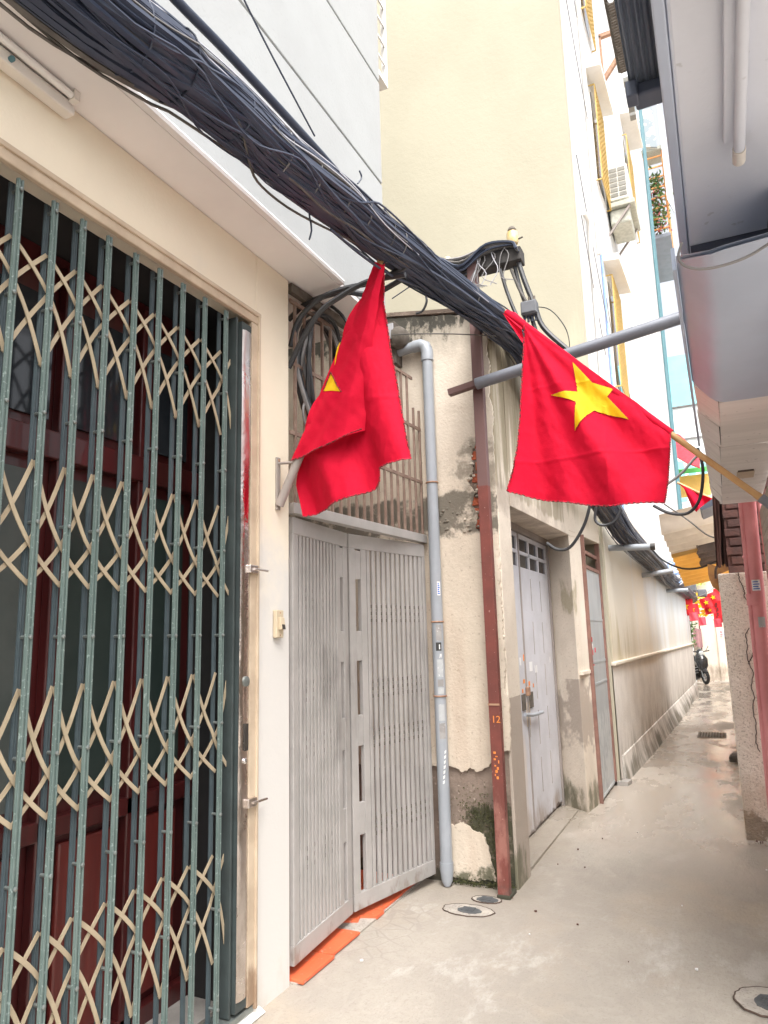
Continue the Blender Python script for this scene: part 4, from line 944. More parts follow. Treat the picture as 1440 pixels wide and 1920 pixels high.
# bamboo pole
pend = Vector((0.219,3.5,2.05)); pstart = Vector((-0.902,3.53,3.22)); d_ = (pend-pstart)
pts, rs = [], []
for i in range(81):
    t = i/80; pts.append(pstart+d_*t+Vector((0, 0, -.012*math.sin(math.pi*t)))); nd = abs((t*5.3+.35) % 1-.5); rs.append(.0125+.003*t+(.0022 if nd < .02 else 0))
MB().tube(pts, rs, 12).build('pole', m_bamboo, fR, smooth=True)
MB().tube([pend-d_.normalized()*.03, pend+d_.normalized()*.25], .021, 12).build('socket', m_pipebeam, fR, smooth=True)

# left flag
def FB(x, z): return 2.842-.004*math.exp(-abs(z-2.52+.05*x)/.007)*(x>-1.4)+.006*math.sin(x*60+z*20)*max(0, 2.6-z)+.036*math.sin((x+.34*z)*17)+.010*noise.noise((x*7, z*4, 1))+.004*noise.noise((x*26-z*9, z*12, 6))+.0016*noise.noise((x*60, z*30, 3))+.02*math.sin(x*6)
def FF(x, z): return 2.800-.004*math.exp(-abs(z-2.62+.3*x+.45)/.008)+.005*math.sin(x*45-z*38)+.022*math.sin((x-.42*z)*13+.5)+.010*noise.noise((x*7, z*5, 8))+.004*noise.noise((x*24+z*14, z*12, 6))+.0016*noise.noise((x*60, z*30, 3))
fL = thing('flag', (-1.882,2.83,2.153), 'red flag hanging folded from a tilted pole by the doorbell, star half hidden', 'flag', 'red flags with yellow stars on poles')
topB = [(-1.334,2.83,3.266),(-1.289,2.83,3.246)]
lefB = [(-1.334,2.83,3.266),(-1.531,2.83,2.913),(-1.683,2.83,2.638),(-1.817,2.83,2.364),(-1.827,2.83,2.252),(-1.788,2.83,2.089)]
rigB = [(-1.289,2.83,3.246),(-1.314,2.83,3.075),(-1.284,2.83,2.85),(-1.251,2.83,2.672),(-1.224,2.83,2.517),(-1.198,2.83,2.373),(-1.18,2.83,2.28)]
botB = [(-1.788,2.83,2.089),(-1.624,2.83,2.108),(-1.503,2.83,2.141),(-1.379,2.83,2.174),(-1.354,2.83,2.206),(-1.347,2.83,2.265),(-1.28,2.83,2.271),(-1.18,2.83,2.28)]
gb_ = coons(topB, botB, lefB, rigB, 100, 110); gb_ = [[(p.x, FB(p.x, p.z), p.z) for p in row] for row in gb_]
cl = MB().grid(gb_); cl.grid([[(p[0], p[1]+.003, p[2]) for p in reversed(row)] for row in gb_]); cl.build('cloth', m_flag, fL, smooth=True)
topF = [(-1.325,2.8,3.254),(-1.284,2.8,3.227)]
lefF = [(-1.325,2.8,3.254),(-1.515,2.8,2.903),(-1.665,2.8,2.637),(-1.807,2.8,2.356)]
rigF = [(-1.284,2.8,3.227),(-1.326,2.8,3.017),(-1.352,2.8,2.863),(-1.379,2.8,2.66),(-1.417,2.8,2.451)]
botF = [(-1.807,2.8,2.356),(-1.697,2.8,2.373),(-1.604,2.8,2.391),(-1.509,2.8,2.419),(-1.417,2.8,2.451)]
gf = coons(topF, botF, lefF, rigF, 40, 60); gf = [[(p.x, FF(p.x, p.z)+.05*max(0, (i/40-.75))*2.0, p.z) for i, p in enumerate(row)] for row in gf]
cl = MB().grid(gf); cl.grid([[(p[0], p[1]+.003, p[2]) for p in reversed(row)] for row in gf]); cl.build('fold', m_flag, fL, smooth=True)
sL = [(-1.626,2.8,2.675),(-1.581,2.8,2.758),(-1.511,2.8,2.642)]
ngon_cloth([(p[0], p[2]) for p in sL], 4, lambda x, z: FF(x, z)-.0035, .002).build('star', m_star, fL, smooth=True)
s2 = [(-1.558,2.8,2.788),(-1.542,2.8,2.876),(-1.524,2.8,2.9),(-1.549,2.8,2.808)]
ngon_cloth([(p[0], p[2]) for p in s2], 2, lambda x, z: FF(x, z)-.0035, .002).build('star', m_star, fL, smooth=True)
for edge, fn in ((rigB, FB), (botB, FB), (botF, FF), (sL, FF)):
    pts = [polyat(edge, i/110) for i in range(111)]
    MB().tube([(p.x+.001*(-1)**i, fn(p.x, p.z)-.004, p.z+.001*(-1)**(i//2)) for i, p in enumerate(pts)], .0034, 4).build('stitching', m_hem, fL)
pA, pB2 = Vector((-1.902,2.87,2.175)), Vector((-1.329,2.87,3.302))
MB().tube([pA, pB2], .0155, 12).build('pole', m_bamboo, fL, smooth=True)
bk2 = thing('flag_bracket', (XA, 2.83, 2.25), 'brown iron flag bracket screwed to the cream pillar', 'bracket')
MB().box(-1.899, -1.888, 2.815, 2.845, 2.125, 2.385).build('plate', m_doorframe, bk2, bevel=.002)
MB().tube([Vector((-1.886, 2.83, 2.145)), Vector((-1.886, 2.83, 2.145)).lerp(pB2, .215)], .0215, 14).build('socket', m_doorframe, bk2, smooth=True)
MB().tube([(-1.889, 2.83, 2.355), (-1.805, 2.83, 2.35)], .007, 8).build('stay', m_doorframe, bk2)
for z in (2.15, 2.37): MB().lathe((-1.889, 2.83, z), [(.008, 0), (.006, .004)], 8, 'x').build('screw', m_strap, bk2)

# ================================================================== YELLOW / WHITE TALL BUILDING
tb = thing('yellow_building', (-1.1, 7.75, 0), 'tall building with blank yellow front and white lane side', 'building')
def bx(y): return -1.1+(y-7.75)*.026609
MB().prism([(-6, 7.75), (bx(7.75), 7.75), (bx(7.75)-.0, 7.90), (-6, 7.90)], 'z', -.02, 14.5).build('front_wall', m_yellow, tb)
MB().prism([(bx(7.901), 7.901), (bx(19.5), 19.5), (-6, 19.5), (-6, 7.901)], 'z', 1.19, 14.5).build('side_wall', m_sidewhite, tb)
MB().prism([(bx(7.752)+.012, 7.76), (bx(19.5)+.012, 19.515), (-3, 19.515), (-3, 7.901), (bx(7.901), 7.901)], 'z', -.05, 1.165).build('dado', m_dado, tb)
MB().prism([(bx(7.76)+.045, 7.755), (bx(19.5)+.045, 19.54), (-1.0, 19.54), (-1.6, 7.92), (bx(7.9), 7.901), (bx(7.76), 7.755)], 'z', 1.166, 1.20).build('ledge', m_lane, tb, bevel=.006)
kb = MB()
for y0, y1, d0, d1 in ((7.9, 10.5, .06, .10), (10.5, 14, .10, .13), (14, 19.5, .13, .06)):
    kb.hexa([(bx(y0), y0, -.05), (bx(y0)+d0, y0, -.05), (bx(y1)+d1, y1, -.05), (bx(y1), y1, -.05), (bx(y0), y0, .27), (bx(y0)+.022, y0, .25), (bx(y1)+.022, y1, .25), (bx(y1), y1, .27)])
kb.build('sloping_foot', m_dado, tb)
def hood(pa, pb, depth):
    b = MB(); y0, y1, z = pa[1], pb[1], pa[2]
    b.hexa([(bx(y0)-.05, y0, z), (bx(y0)+depth, y0, z-.03), (bx(y1)+depth, y1, z-.03), (bx(y1)-.05, y1, z), (bx(y0)-.05, y0, z+.10), (bx(y0)+depth, y0, z+.07), (bx(y1)+depth, y1, z+.07), (bx(y1)-.05, y1, z+.10)])
    return b.build('window_hood', m_hood, tb, bevel=.005)
def window(y0, y1, z0, z1):
    w = MB().box(bx(y0)-.02, bx(y0)+.012, y0, y1, z0, z1).build('window', m_hood, tb)
    MB().box(bx(y0)+.012, bx(y0)+.02, y0+.06, y1-.06, z0+.06, z1-.06).build('pane', m_glass, w)
    x = bx(y0)+.085
    n = int((z1-z0)/.075)
    for k in range(n+1): MB().box(x-.009, x+.009, y0, y1, z0+(z1-z0)*k/n-.008, z0+(z1-z0)*k/n+.008).build('grille_bar', m_yelgrille, w)
    m_ = int((y1-y0)/.09)
    for k in range(m_+1): MB().box(x-.008, x+.008, y0+(y1-y0)*k/m_-.008, y0+(y1-y0)*k/m_+.008, z0, z1).build('grille_bar', m_yelgrille, w)
    for z in (z0, z1):
        for y in (y0, y1): MB().box(bx(y0), x, y-.008, y+.008, z-.008, z+.008).build('grille_stay', m_yelgrille, w)
h1 = (-1.05,9.514,9.729); 
hood((0, 9.55, 9.65), (0, 10.70, 9.65), .22); hood((0, 9.70, 6.66), (0, 10.85, 6.66), .22)
window(9.75, 10.62, 7.95, 9.5); window(9.85, 10.75, 4.85, 6.5); window(9.6, 10.5, 10.7, 12.3)
window(14.0, 15.2, 9.8, 11.6); hood((0, 14.0, 12.1), (0, 15.3, 12.1), .3)
ds = [(bx(8.5)+.03, 8.5, 3.3), (bx(8.5)+.03, 8.5, 6.4), (bx(8.45)+.04, 8.42, 6.55), (bx(8.4)+.02, 8.3, 6.6)]
dpw = thing('white_conduit', ds[0], 'white plastic conduit running up the white lane wall near the yellow corner', 'pipe')
MB().tube(ds, .026, 10).build('pipe', m_hood, dpw, smooth=True)
MB().tube([(bx(9.2)+.03, 9.2, 6.5), (bx(9.2)+.03, 9.2, 11.8), (bx(9.0)+.03, 9.0, 12.2), (bx(8.8)+.02, 8.8, 12.1)], .03, 10).build('pipe', m_hood, dpw, smooth=True)
bluec = thing('blue_conduit', (bx(9.4)+.02, 9.4, 3), 'thin blue conduit running up beside the yellow window grilles', 'pipe')
MB().tube([(bx(9.45)+.02, 9.45, 2.8), (bx(9.45)+.02, 9.45, 8.6)], .016, 8).build('pipe', m_bluecable, bluec, smooth=True)
for k, (ya, za, yb2, zb) in enumerate(((8.0, 7.2, 9.4, 5.6), (8.0, 9.8, 9.3, 8.4), (8.0, 6.4, 9.0, 5.0), (9.5, 6.0, 10.6, 4.1), (11.0, 5.2, 13.0, 3.8), (8.0, 11.4, 9.0, 10.0))):
    tag(MB().tube(spline([(bx(ya)+.03, ya, za), (bx((ya+yb2)/2)+.03, (ya+yb2)/2, (za+zb)/2-.05), (bx(yb2)+.03, yb2, zb)], 10), .006, 5).build('wall_wire', m_cablegrey),
        ('thin grey wire sloping into the lower yellow grille', 'thin grey wire sloping under the window hood with the clamp', 'lowest thin grey wire starting at the yellow corner', 'thin grey wire ending behind the open flag', 'farthest thin grey wire on the white lane wall', 'topmost thin grey wire by the yellow corner')[k], 'cable', 'thin wires on the white lane wall')
tp = thing('teal_downpipe', (bx(19), 19.3, 2), 'teal painted downpipe at the far corner of the white wall', 'pipe')
for k, y in enumerate((18.9, 19.35)):
    MB().tube([(bx(y)+.07, y, 4.0), (bx(y)+.07, y, 17.0)], .04 if k else .03, 10).build('pipe', m_teal, tp, smooth=True)
# air conditioners
ac = thing('air_conditioner', (-.9, 10.9, 8.1), 'white outdoor air conditioner on brackets beside the yellow grille', 'air conditioner')
x0 = bx(10.8)+.05; MB().box(x0, x0+.29, 10.62, 11.42, 8.10, 8.68).build('casing', m_acw, ac, bevel=.015)
for i in range(2):
    for k in range(6): MB().box(x0+.025+i*.125, x0+.135+i*.125, 10.612, 10.6195, 8.15+k*.085, 8.21+k*.085).build('vent', m_acvent, ac)
MB().box(x0-.02, x0+.36, 10.60, 11.5, 7.98, 8.06).build('tray', m_acdirty, ac, bevel=.01)
MB().box(x0-.02, x0+.28, 10.66, 11.3, 7.72, 7.97).build('drip_cover', m_acdirty, ac, bevel=.03)
for y in (10.64, 11.4): MB().obox((bx(y), y, 7.55), (bx(y)+.34, y, 7.97), .03, .03).build('bracket', m_doorframe, ac)
wb_ = thing('wall_bracket', (-.9, 10.9, 11.2), 'rusty triangular wall bracket high above the hood', 'bracket')
bxx = bx(11.5)
for a_, b_ in (((bxx, 11.6, 11.9), (bxx+.7, 11.6, 11.9)), ((bxx, 11.6, 11.9), (bxx, 11.6, 11.0)), ((bxx, 11.6, 11.0), (bxx+.7, 11.6, 11.9))): MB().obox(a_, b_, .07, .07).build('strut', m_strap, wb_)

# ================================================================== RIGHT: overhanging house
XW = .31
rh = thing('grey_house', (XW, 2, 0), 'grey house on the near side with overhanging slab and sheet canopy', 'house')
MB().box(.014, .9, .5, 2.60, 2.75, 2.95).build('slab', m_concslab, rh, bevel=.01)
MB().box(-.012, .0135, .5, 2.59, 2.742, 2.97)  .build('fascia', m_sheet, rh, bevel=.004)
rw = MB(); rw.box(XW+.03, .6, 3.0, 5.9, -.05, 2.42); rw.box(XW+.03, .36, 2.2, 3.0, 2.2, 2.42); rw.build('wall', m_board, rh)
MB().box(.243, .33, 2.15, 2.375, 2.62, 2.748).build('shutter_box', m_darkmetal, rh, bevel=.006)
for k in range(34):
    MB().box(XW+.004, XW+.026, 3.4, 5.86, .05+k*.068, .05+k*.068+.064).build('shutter_slat', m_shutter, rh, bevel=.006)
# canopy: flare + soffit, smooth sheet then boards
sh = MB(); g = []
for y in (2.06, 2.4, 2.8, 3.16):
    q_ = [0, -.04, -.10, -.16, -.20, -.225, -.24, -.245] if y < 2.1 else [0]*8
    row = [(-.024, y+q_[0], 2.545), (-.012, y+q_[1], 2.523), (.01, y+q_[2], 2.492), (.035, y+q_[3], 2.460), (.06, y+q_[4], 2.438), (.09, y+q_[5], 2.430), (.2, y+q_[6], 2.429), (.33, y+q_[7], 2.429)]
    g.append(row)
sh.grid(g); sh.grid([[(p[0], p[1], p[2]+.012) for p in row] for row in g])
sh.build('sheet_canopy', m_sheet, rh, smooth=True)
for y0, y1, o0, o1 in ((3.165, 3.97, 0, .006), (3.985, 5.14, .008, .018), (5.15, 5.85, .019, .026)):
    MB().hexa([(.069, y0, 2.43), (.33, y0, 2.43), (.33, y1, 2.43), (.074, y1, 2.43), (.069, y0, 2.448), (.33, y0, 2.448), (.33, y1, 2.448), (.074, y1, 2.448)]).build('canopy_board', m_board, rh, bevel=.002)
    ym = (y0+y1)/2
    for a, b in ((y0, ym-.004), (ym+.004, y1)):
        MB().hexa([(-.02+o0, a, 2.525), (.0665, a, 2.431), (.0715, b, 2.431), (-.02+o1, b, 2.520), (-.02+o0, a, 2.540), (.0665, a, 2.446), (.0715, b, 2.446), (-.02+o1, b, 2.535)]).build('flare_board', m_board, rh, bevel=.002)
MB().box(-.036, -.026, 2.09, 4.3, 2.53, 2.60).build('edge_strip', m_sheet, rh)
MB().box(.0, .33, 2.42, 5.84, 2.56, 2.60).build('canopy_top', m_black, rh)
MB().box(.02, .33, 2.39, 2.41, 2.56, 2.749).build('canopy_head', m_darkmetal, rh)
MB().box(.055, .34, 5.852, 5.87, 2.44, 2.62).build('canopy_end', m_board, rh)
gash = MB(); gash.box(.16, .245, 4.62, 4.66, 2.4265, 2.4295); gash.build('gash', m_crack, rh)
MB().box(.155, .25, 4.665, 4.86, 2.4255, 2.4295).build('torn_strip', m_frame, rh)
tubeL = thing('batten_lamp', (.15, 1.4, 2.73), 'grey painted batten lamp under the overhanging slab', 'lamp')
MB().box(.118, .168, .8, 1.86, 2.725, 2.749).build('lamp_body', m_concslab, tubeL, bevel=.006)
MB().tube([(.153, .8, 2.712), (.153, 1.90, 2.712)], .0135, 12).build('glass_tube', m_concslab, tubeL, smooth=True)
MB().tube([(.153, 1.87, 2.712), (.153, 1.925, 2.712)], .016, 12).build('holder', m_lampw, tubeL, smooth=True)
MB().tube(spline([(.105, 1.22, 2.747), (.098, 1.27, 2.743), (.104, 1.32, 2.747)], 8), .004, 6).build('hook', m_pipebeam, tubeL)
cable('thin_wire', [(-0.003,1.75,2.429),(-0.014,1.75,2.397),(-0.004,1.75,2.37),(0.027,1.75,2.352),(0.073,1.75,2.347),(0.13,1.75,2.355),(0.182,1.75,2.377)], .0035, m_cablegrey, 'grey cable looped under the slab end by the canopy', n=24)

# dark awning higher up
aw = thing('metal_awning', (-.1, 3.0, 4.2), 'dark corrugated metal awning high over the alley above the slab edge', 'awning')
g = []
for i in range(61):
    y = 2.45+i*.0165
    g.append([(x, y, 4.20+.0+(x+.2)*.05+.010*math.sin(i*1.05)) for x in (-.165, -.08, -.005)])
g2 = []
for j in range(41):
    x = -.168+j*.0045
    g2.append([(x, y, 4.20+(x+.24)*.06+.009*math.sin(j*1.35)) for y in (2.2, 2.6, 3.0, 3.42)])
MB().grid(g2).build('sheet', m_awning, aw, smooth=True)
MB().box(-.17, .02, 2.2, 3.48, 4.235, 4.245).build('cover', m_awning, aw)
MB().box(-.15, .02, 3.38, 3.50, 4.13, 4.20).build('end_beam', m_darkmetal, aw, bevel=.012)
MB().box(-.185, -.13, 3.33, 3.42, 4.10, 4.19).build('lug', m_darkmetal, aw, bevel=.008)
MB().box(-.19, -.14, 2.66, 2.74, 4.12, 4.19).build('lug', m_darkmetal, aw, bevel=.008)
for x in (-.008, .012): MB().tube([(x, 2.2, 4.185), (x, 3.40, 4.185)], .004, 6).build('edge_wire', m_cablewhite, aw)
MB().box(.02, .06, 2.2, 3.5, 4.0, 4.25).build('wall_plate', m_darkmetal, aw)
bg = thing('louvred_cage', (-.33, 5.2, 6.1), 'curved dark louvred window cage beyond the metal awning', 'window cage')
for k in range(26):
    y = 4.78+k*.028; MB().tube([(-.335, y, 6.05+.0), (-.32, y, 6.02), (-.29, y, 6.02), (-.255, y, 6.06)], .012, 5).build('slat', m_grime, bg)
MB().tube([(-.34, 4.75, 6.06), (-.335, 5.52, 6.06)], .014, 6).build('rail', m_grime, bg); MB().tube([(-.25, 4.75, 6.08), (-.25, 5.52, 6.08)], .012, 6).build('rail', m_cablewhite, bg)
for k in range(5): MB().box(-.32, -.27, 5.6+k*.11, 5.67+k*.11, 6.02, 6.06).build('vent_block', m_acvent, bg)

# ---- roughcast boundary wall, pipes
rp = thing('roughcast_wall', (.15, 12, 0), 'rough cracked low wall with a square end beside the pink pipes', 'wall')
g = []
MB().box(-.012, .45, 6.08, 23.2, -.05, 1.93).build('wall', m_rough, rp, bevel=.012)
cr1 = [(0.128,6.075,1.936), (0.139,6.075,1.862), (0.156,6.075,1.813), (0.157,6.075,1.748), (0.174,6.075,1.707)]
cr2 = [(0.161,6.075,1.508),(0.134,6.075,1.461),(0.14,6.075,1.382),(0.124,6.075,1.323),(0.137,6.075,1.244),(0.155,6.075,1.178),(0.133,6.075,1.069),(0.143,6.075,0.992),(0.124,6.075,0.915),(0.137,6.075,0.801),(0.121,6.075,0.687),(0.138,6.075,0.613)]
cr3 = [(0.13,6.075,1.244),(0.16,6.075,1.295),(0.175,6.075,1.334)]
for c_ in (cr1, cr2, cr3):
    pts = []
    for i in range(41):
        p = polyat(c_, i/40); pts.append(p+Vector((random.uniform(-.004, .004), 0, random.uniform(-.003, .003))))
    MB().tube(pts, .0035, 5).build('crack', m_crack, rp)
gpk = 'pink painted pipes at the end of the roughcast wall'
pk = thing('pink_pipe', (.235, 5.93, 0), 'thick pink painted downpipe with stickers before the roughcast wall', 'pipe', gpk)
a_, b_ = Vector((0.252,5.95,2.494)), Vector((0.214,5.95,0.671))
b3 = a_+(b_-a_)*(a_.z/(a_.z-b_.z)); a_ = a_+(a_-b_)*.2
MB().tube([a_, b3], .052, 20).build('pipe', m_pink, pk, smooth=True)
zc = (0.22,5.95,1.704); MB().tube([Vector(zc)+Vector((0, 0, .055)), Vector(zc)-Vector((0, 0, .03))], .057, 20).build('collar', m_pink, pk, smooth=True)
q = (0.232,5.95,1.818); curved_patch(q[2]-.04, q[2]+.04, -115, -55, m_paper, 'sticker', .0555, q[0], 5.95, pk)
for k in range(4): curved_patch(q[2]-.03+k*.017, q[2]-.023+k*.017, -108, -62-(k % 2)*8, m_blueink, 'sticker_print', .0562, q[0], 5.95, pk)
q = (0.232,5.95,1.552); curved_patch(q[2]-.04, q[2]+.035, -100, -50, m_greysticker2, 'sticker', .0555, q[0], 5.95, pk)
pk2 = thing('pink_pipe', (.2, 5.9, 0), 'thin pink pipe left of the thick pink downpipe', 'pipe', gpk)
a_, b_ = Vector((0.197,5.93,2.455)), Vector((0.182,5.93,1.518)); MB().tube([a_+(a_-b_)*.1, b_, b_+(b_-a_)*1.5], .0165, 12).build('pipe', m_pink, pk2, smooth=True)
for t_ in (.45,): q = a_.lerp(b_, t_); MB().tube([q+Vector((-.02, -.005, 0)), q+Vector((.10, .02, .01))], .010, 8).build('clip', m_pink, pk2)
pk3 = thing('pink_pipe', (.3, 5.9, 0), 'dusty pink pipe beside the roller shutter', 'pipe', gpk)
a_, b_ = Vector((0.322,5.88,2.494)), Vector((0.332,5.88,1.995)); MB().tube([a_+(a_-b_)*.1, b_, b_+(b_-a_)*3.5], .022, 12).build('pipe', m_pink, pk3, smooth=True)
# brick stub and rags above the low wall
bs = thing('brick_stub', (.2, 6.6, 1.93), 'sooty brick pier standing on the roughcast wall behind the pink pipes', 'brick pier')
MB().box(.075, .44, 6.32, 6.6, 1.93, 3.0).build('core', m_oldbrick, bs)
for k in range(12):
    for j in range(3): MB().box(.07+j*.125+(k % 2)*.03, .18+j*.125+(k % 2)*.03, 6.305, 6.32, 1.94+k*.075, 2.0+k*.075).build('brick', m_oldbrick, bs, bevel=.004)
rg = thing('rag_bundle', (.0, 6.3, 2.0), 'torn brown rags hanging under the corrugated roof by the bricks', 'rags')
g = []
for i in range(25):
    t = i/24; row = []
    for j in range(9):
        s = j/8; x = .01+.11*t+.01*noise.noise((t*8, s*3, 1)); z = 2.62-.62*s*(1-.15*abs(noise.noise((t*9, 0, 3)))); row.append((x-(.03*s), 6.45+.03*math.sin(t*26)+.05*s*math.sin(t*14), z))
    g.append(row)
MB().grid(g).build('rag', m_tarp, rg, smooth=True)
rpl = thing('rusty_plate', (-.08, 6.9, 1.95), 'bent rusty plate leaning on the roughcast wall under the roof', 'metal sheet')
o = [(-0.088,6.9,2.077),(-0.009,6.9,2.052),(0.068,6.9,2.104),(0.103,6.9,2.026),(0.015,6.9,1.99),(-0.011,6.9,1.819),(-0.065,6.9,1.877),(-0.084,6.9,1.949)]
MB().prism(ragged([(p[0], p[2]) for p in o], .004, 30, 2), 'y', 6.9, 6.915).build('plate', m_rustplate, rpl)
MB().tube(spline([(0.109,6.85,2.087),(0.038,6.85,2.092),(-0.019,6.85,2.035),(-0.032,6.85,1.943)], 14), .010, 6).build('wire', m_crack, rpl)
# corrugated shed roof
sr = thing('shed_roof', (-.1, 9, 2.5), 'corrugated shed roof of beige and yellow sheets over the alley', 'roof')
def corr(name, y0, y1, xa, xb, dz, mat, pitch=.36, amp=.085):
    n = int((y1-y0)/.02); g = []
    for i in range(n+1):
        y = y0+(y1-y0)*i/n; t = (y-7.7)/3.2
        zl = 2.575-.21*t; zr_ = zl+.26
        row = []
        for k in range(9):
            s = k/8; x = -.50-.01*t+(.5+.95)*s
            if x < xa-1e-6 or x > xb+.19: continue
            z = zl+(zr_-zl)*s+dz+amp*math.sin(2*math.pi*(y/pitch))
            row.append((x, y, z))
        g.append(row)
    b = MB().grid(g); b.grid([[(p[0], p[1], p[2]+.008) for p in reversed(row)] for row in g]); return b.build(name, mat, sr, smooth=True)
corr('roof_sheet', 7.65, 9.3, -.6, .8, 0, m_fibro); corr('roof_sheet', 9.22, 12.2, -.6, .8, -.012, m_yelsheet)
g = []
for i in range(60):
    y = 9.0+i*.0235; t = (y-7.7)/3.2; zl = 2.575-.21*t; g.append([(x, y, zl+.26*((x+.5)/1.45)-.035+.085*math.sin(2*math.pi*y/.36)) for x in (-.21+.015*math.sin(i), -.1, .05)])
MB().grid(g).build('patch', m_patch, sr, smooth=True)
for y in (8.2, 10.4): MB().box(-.45, .9, y-.025, y+.025, 2.66, 2.71).build('batten', m_tarp, sr)
MB().tube([(-.20, 8.9, 2.72), (-.20, 8.9, 2.45), (-.185, 8.9, 2.40)], .007, 6).build('hook', m_grime, sr)

# ================================================================== FAR END
ew = thing('end_wall', (-.4, 24.4, 0), 'stained beige wall closing the far end of the alley', 'wall')
MB().box(-2.6, .5, 24.2, 24.5, -.05, 3.6).build('wall', m_endwall, ew)
MB().box(-.80, -.62, 24.12, 24.2, -.05, 2.6).build('pilaster', m_endwall, ew); MB().box(-.25, -.16, 24.15, 24.2, 0, 2.4).build('pilaster', m_endwall, ew)
fb = thing('beige_house', (-.4, 27, 0), 'plain beige house wall above the far end wall', 'building')
MB().box(-2.5, 1.5, 25.2, 27, -.05, 5.3).build('wall', m_lane, fb)
MB().box(-2.5, 1.5, 24.9, 25.2, 4.9, 5.0).build('eave', m_frame, fb)
bl = thing('blue_building', (-.5, 31, 0), 'sky-blue clad building far beyond the end of the alley', 'building')
MB().box(-5, 4, 31, 38, 10.75, 12.95).build('cladding', m_bluewall, bl); MB().box(-5, 4, 31.05, 38, 0, 10.68).build('wall', m_palewall, bl)
MB().box(-5, 4, 30.98, 31.1, 10.69, 10.74).build('floor_band', m_cablegrey, bl); MB().box(-5, 4, 30.98, 31.06, 9.3, 9.34).build('floor_band', m_cablegrey, bl)
for k in range(6):
    x = -1.6+k*.42; w = MB().box(x, x+.34, 31.02, 31.05, 6.6, 8.5).build('window', m_hood, bl); MB().box(x+.03, x+.31, 31.0, 31.02, 6.7, 8.4).build('pane', m_bluewall, w)
ga_ = thing('green_awning', (-0.622,28,7.28), 'small green shop awning in front of the blue building', 'awning')
c = Vector((-0.584,28,7.295)); MB().hexa([(c.x-.5, 27.6, c.z-.14), (c.x+.6, 27.6, c.z-.14), (c.x+.6, 28.2, c.z-.02), (c.x-.5, 28.2, c.z-.02), (c.x-.5, 27.6, c.z+.02), (c.x+.6, 27.6, c.z+.02), (c.x+.6, 28.2, c.z+.18), (c.x-.5, 28.2, c.z+.18)]).build('canopy', m_greenawn, ga_)
MB().box(c.x-.45, c.x+.6, 28.2, 28.3, c.z-.9, c.z-.10).build('sign_board', m_yelsheet, ga_)
ra = thing('red_awning', (-0.833,27,7.99), 'faded red awning seen between the open flag and the canopy', 'awning')
o = [(-1.184,27,8.681),(-0.788,27,8.481),(-0.211,27,7.668),(-0.255,27,7.205),(-0.621,27,7.409),(-0.983,27,7.713),(-1.258,27,7.85)]
MB().prism([(p[0], p[2]) for p in o], 'y', 27.0, 27.25).build('canopy', m_pinkpaper, ra)
# house with planted balcony
fh = thing('balcony_house', (-1.6, 22, 0), 'far house with planted balcony cage against the sky', 'building')
MB().box(-4, -.93, 20.2, 26, -.05, 21).build('wall', m_palewall, fh)
MB().box(-4, -.7, 19.7, 20.2, 3.1, 4.6).build('lean_to', m_lane, fh)
MB().box(-.93, -.30, 20.6, 23.5, 12.75, 12.85).build('balcony_slab', m_pipebeam, fh)
for k in range(12):
    MB().box(-.34, -.30, 20.6+k*.26, 20.64+k*.26, 12.85, 15.5).build('cage_bar', m_orange, fh)
for k in range(8): MB().box(-.92, -.32, 20.58, 20.61, 13.0+k*.33, 13.04+k*.33).build('cage_bar', m_orange, fh)
MB().box(-.93, -.25, 20.5, 21.2, 15.5, 15.6).build('cage_roof', m_acdirty, fh)
MB().obox((-.16, 20.0, 19.0), (.0, 21.4, 13.8), .10, .05).build('roof_edge', m_redroof, fh)
MB().hexa([(-.30, 20.4, 13.8), (-.14, 20.4, 13.3), (-.14, 20.5, 13.3), (-.30, 20.5, 13.8), (-.30, 20.4, 17.0), (-.16, 20.4, 16.4), (-.16, 20.5, 16.4), (-.30, 20.5, 17.0)]).build('panel', m_palewall, fh)
MB().hexa([(-.93, 20.4, 15.7), (-.42, 20.4, 15.5), (-.42, 20.5, 15.5), (-.93, 20.5, 15.7), (-.93, 20.4, 17.9), (-.50, 20.4, 18.3), (-.50, 20.5, 18.3), (-.93, 20.5, 17.9)]).build('hanging_cloth', m_cloth, fh)
def leaf_cloud(name, c, size, n, mat, parent, ls, seed):
    rr = random.Random(seed); b = MB()
    for _ in range(n):
        p = Vector(c)+Vector((rr.gauss(0, size[0]), rr.gauss(0, size[1]), rr.uniform(-size[2], size[2])))
        a = Vector((rr.uniform(-1, 1), rr.uniform(-1, 1), rr.uniform(-.6, .9))).normalized(); s_ = a.orthogonal().normalized(); l = ls*rr.uniform(.6, 1.3)
        b.add([p, p+a*l*.5+s_*l*.22, p+a*l, p+a*l*.5-s_*l*.22], [(0, 1, 2, 3)])
    return b.build(name, mat, parent, stuff=True)
bp_ = thing('balcony_plants', (-.6, 20.9, 13), 'green and pink potted plants inside the orange balcony cage', 'plants')
leaf_cloud('foliage', (-.62, 20.75, 13.9), (.14, .2, .9), 700, m_leaf, bp_, .17, 1); leaf_cloud('blossom', (-.6, 20.7, 13.7), (.14, .2, .8), 220, m_flower, bp_, .12, 2)
cp = thing('climbing_plant', (-.80, 20.6, 1.2), 'thin dark green climbing plant at the lane bend', 'plant')
leaf_cloud('foliage', (-.83, 20.4, 1.85), (.05, .12, .75), 420, m_leaf, cp, .09, 3); MB().tube([(-.84, 20.4, .3), (-.82, 20.4, 1.4), (-.85, 20.45, 2.5)], .015, 6).build('stem', m_tarp, cp)
tree_c = (-0.758,26,3.343)
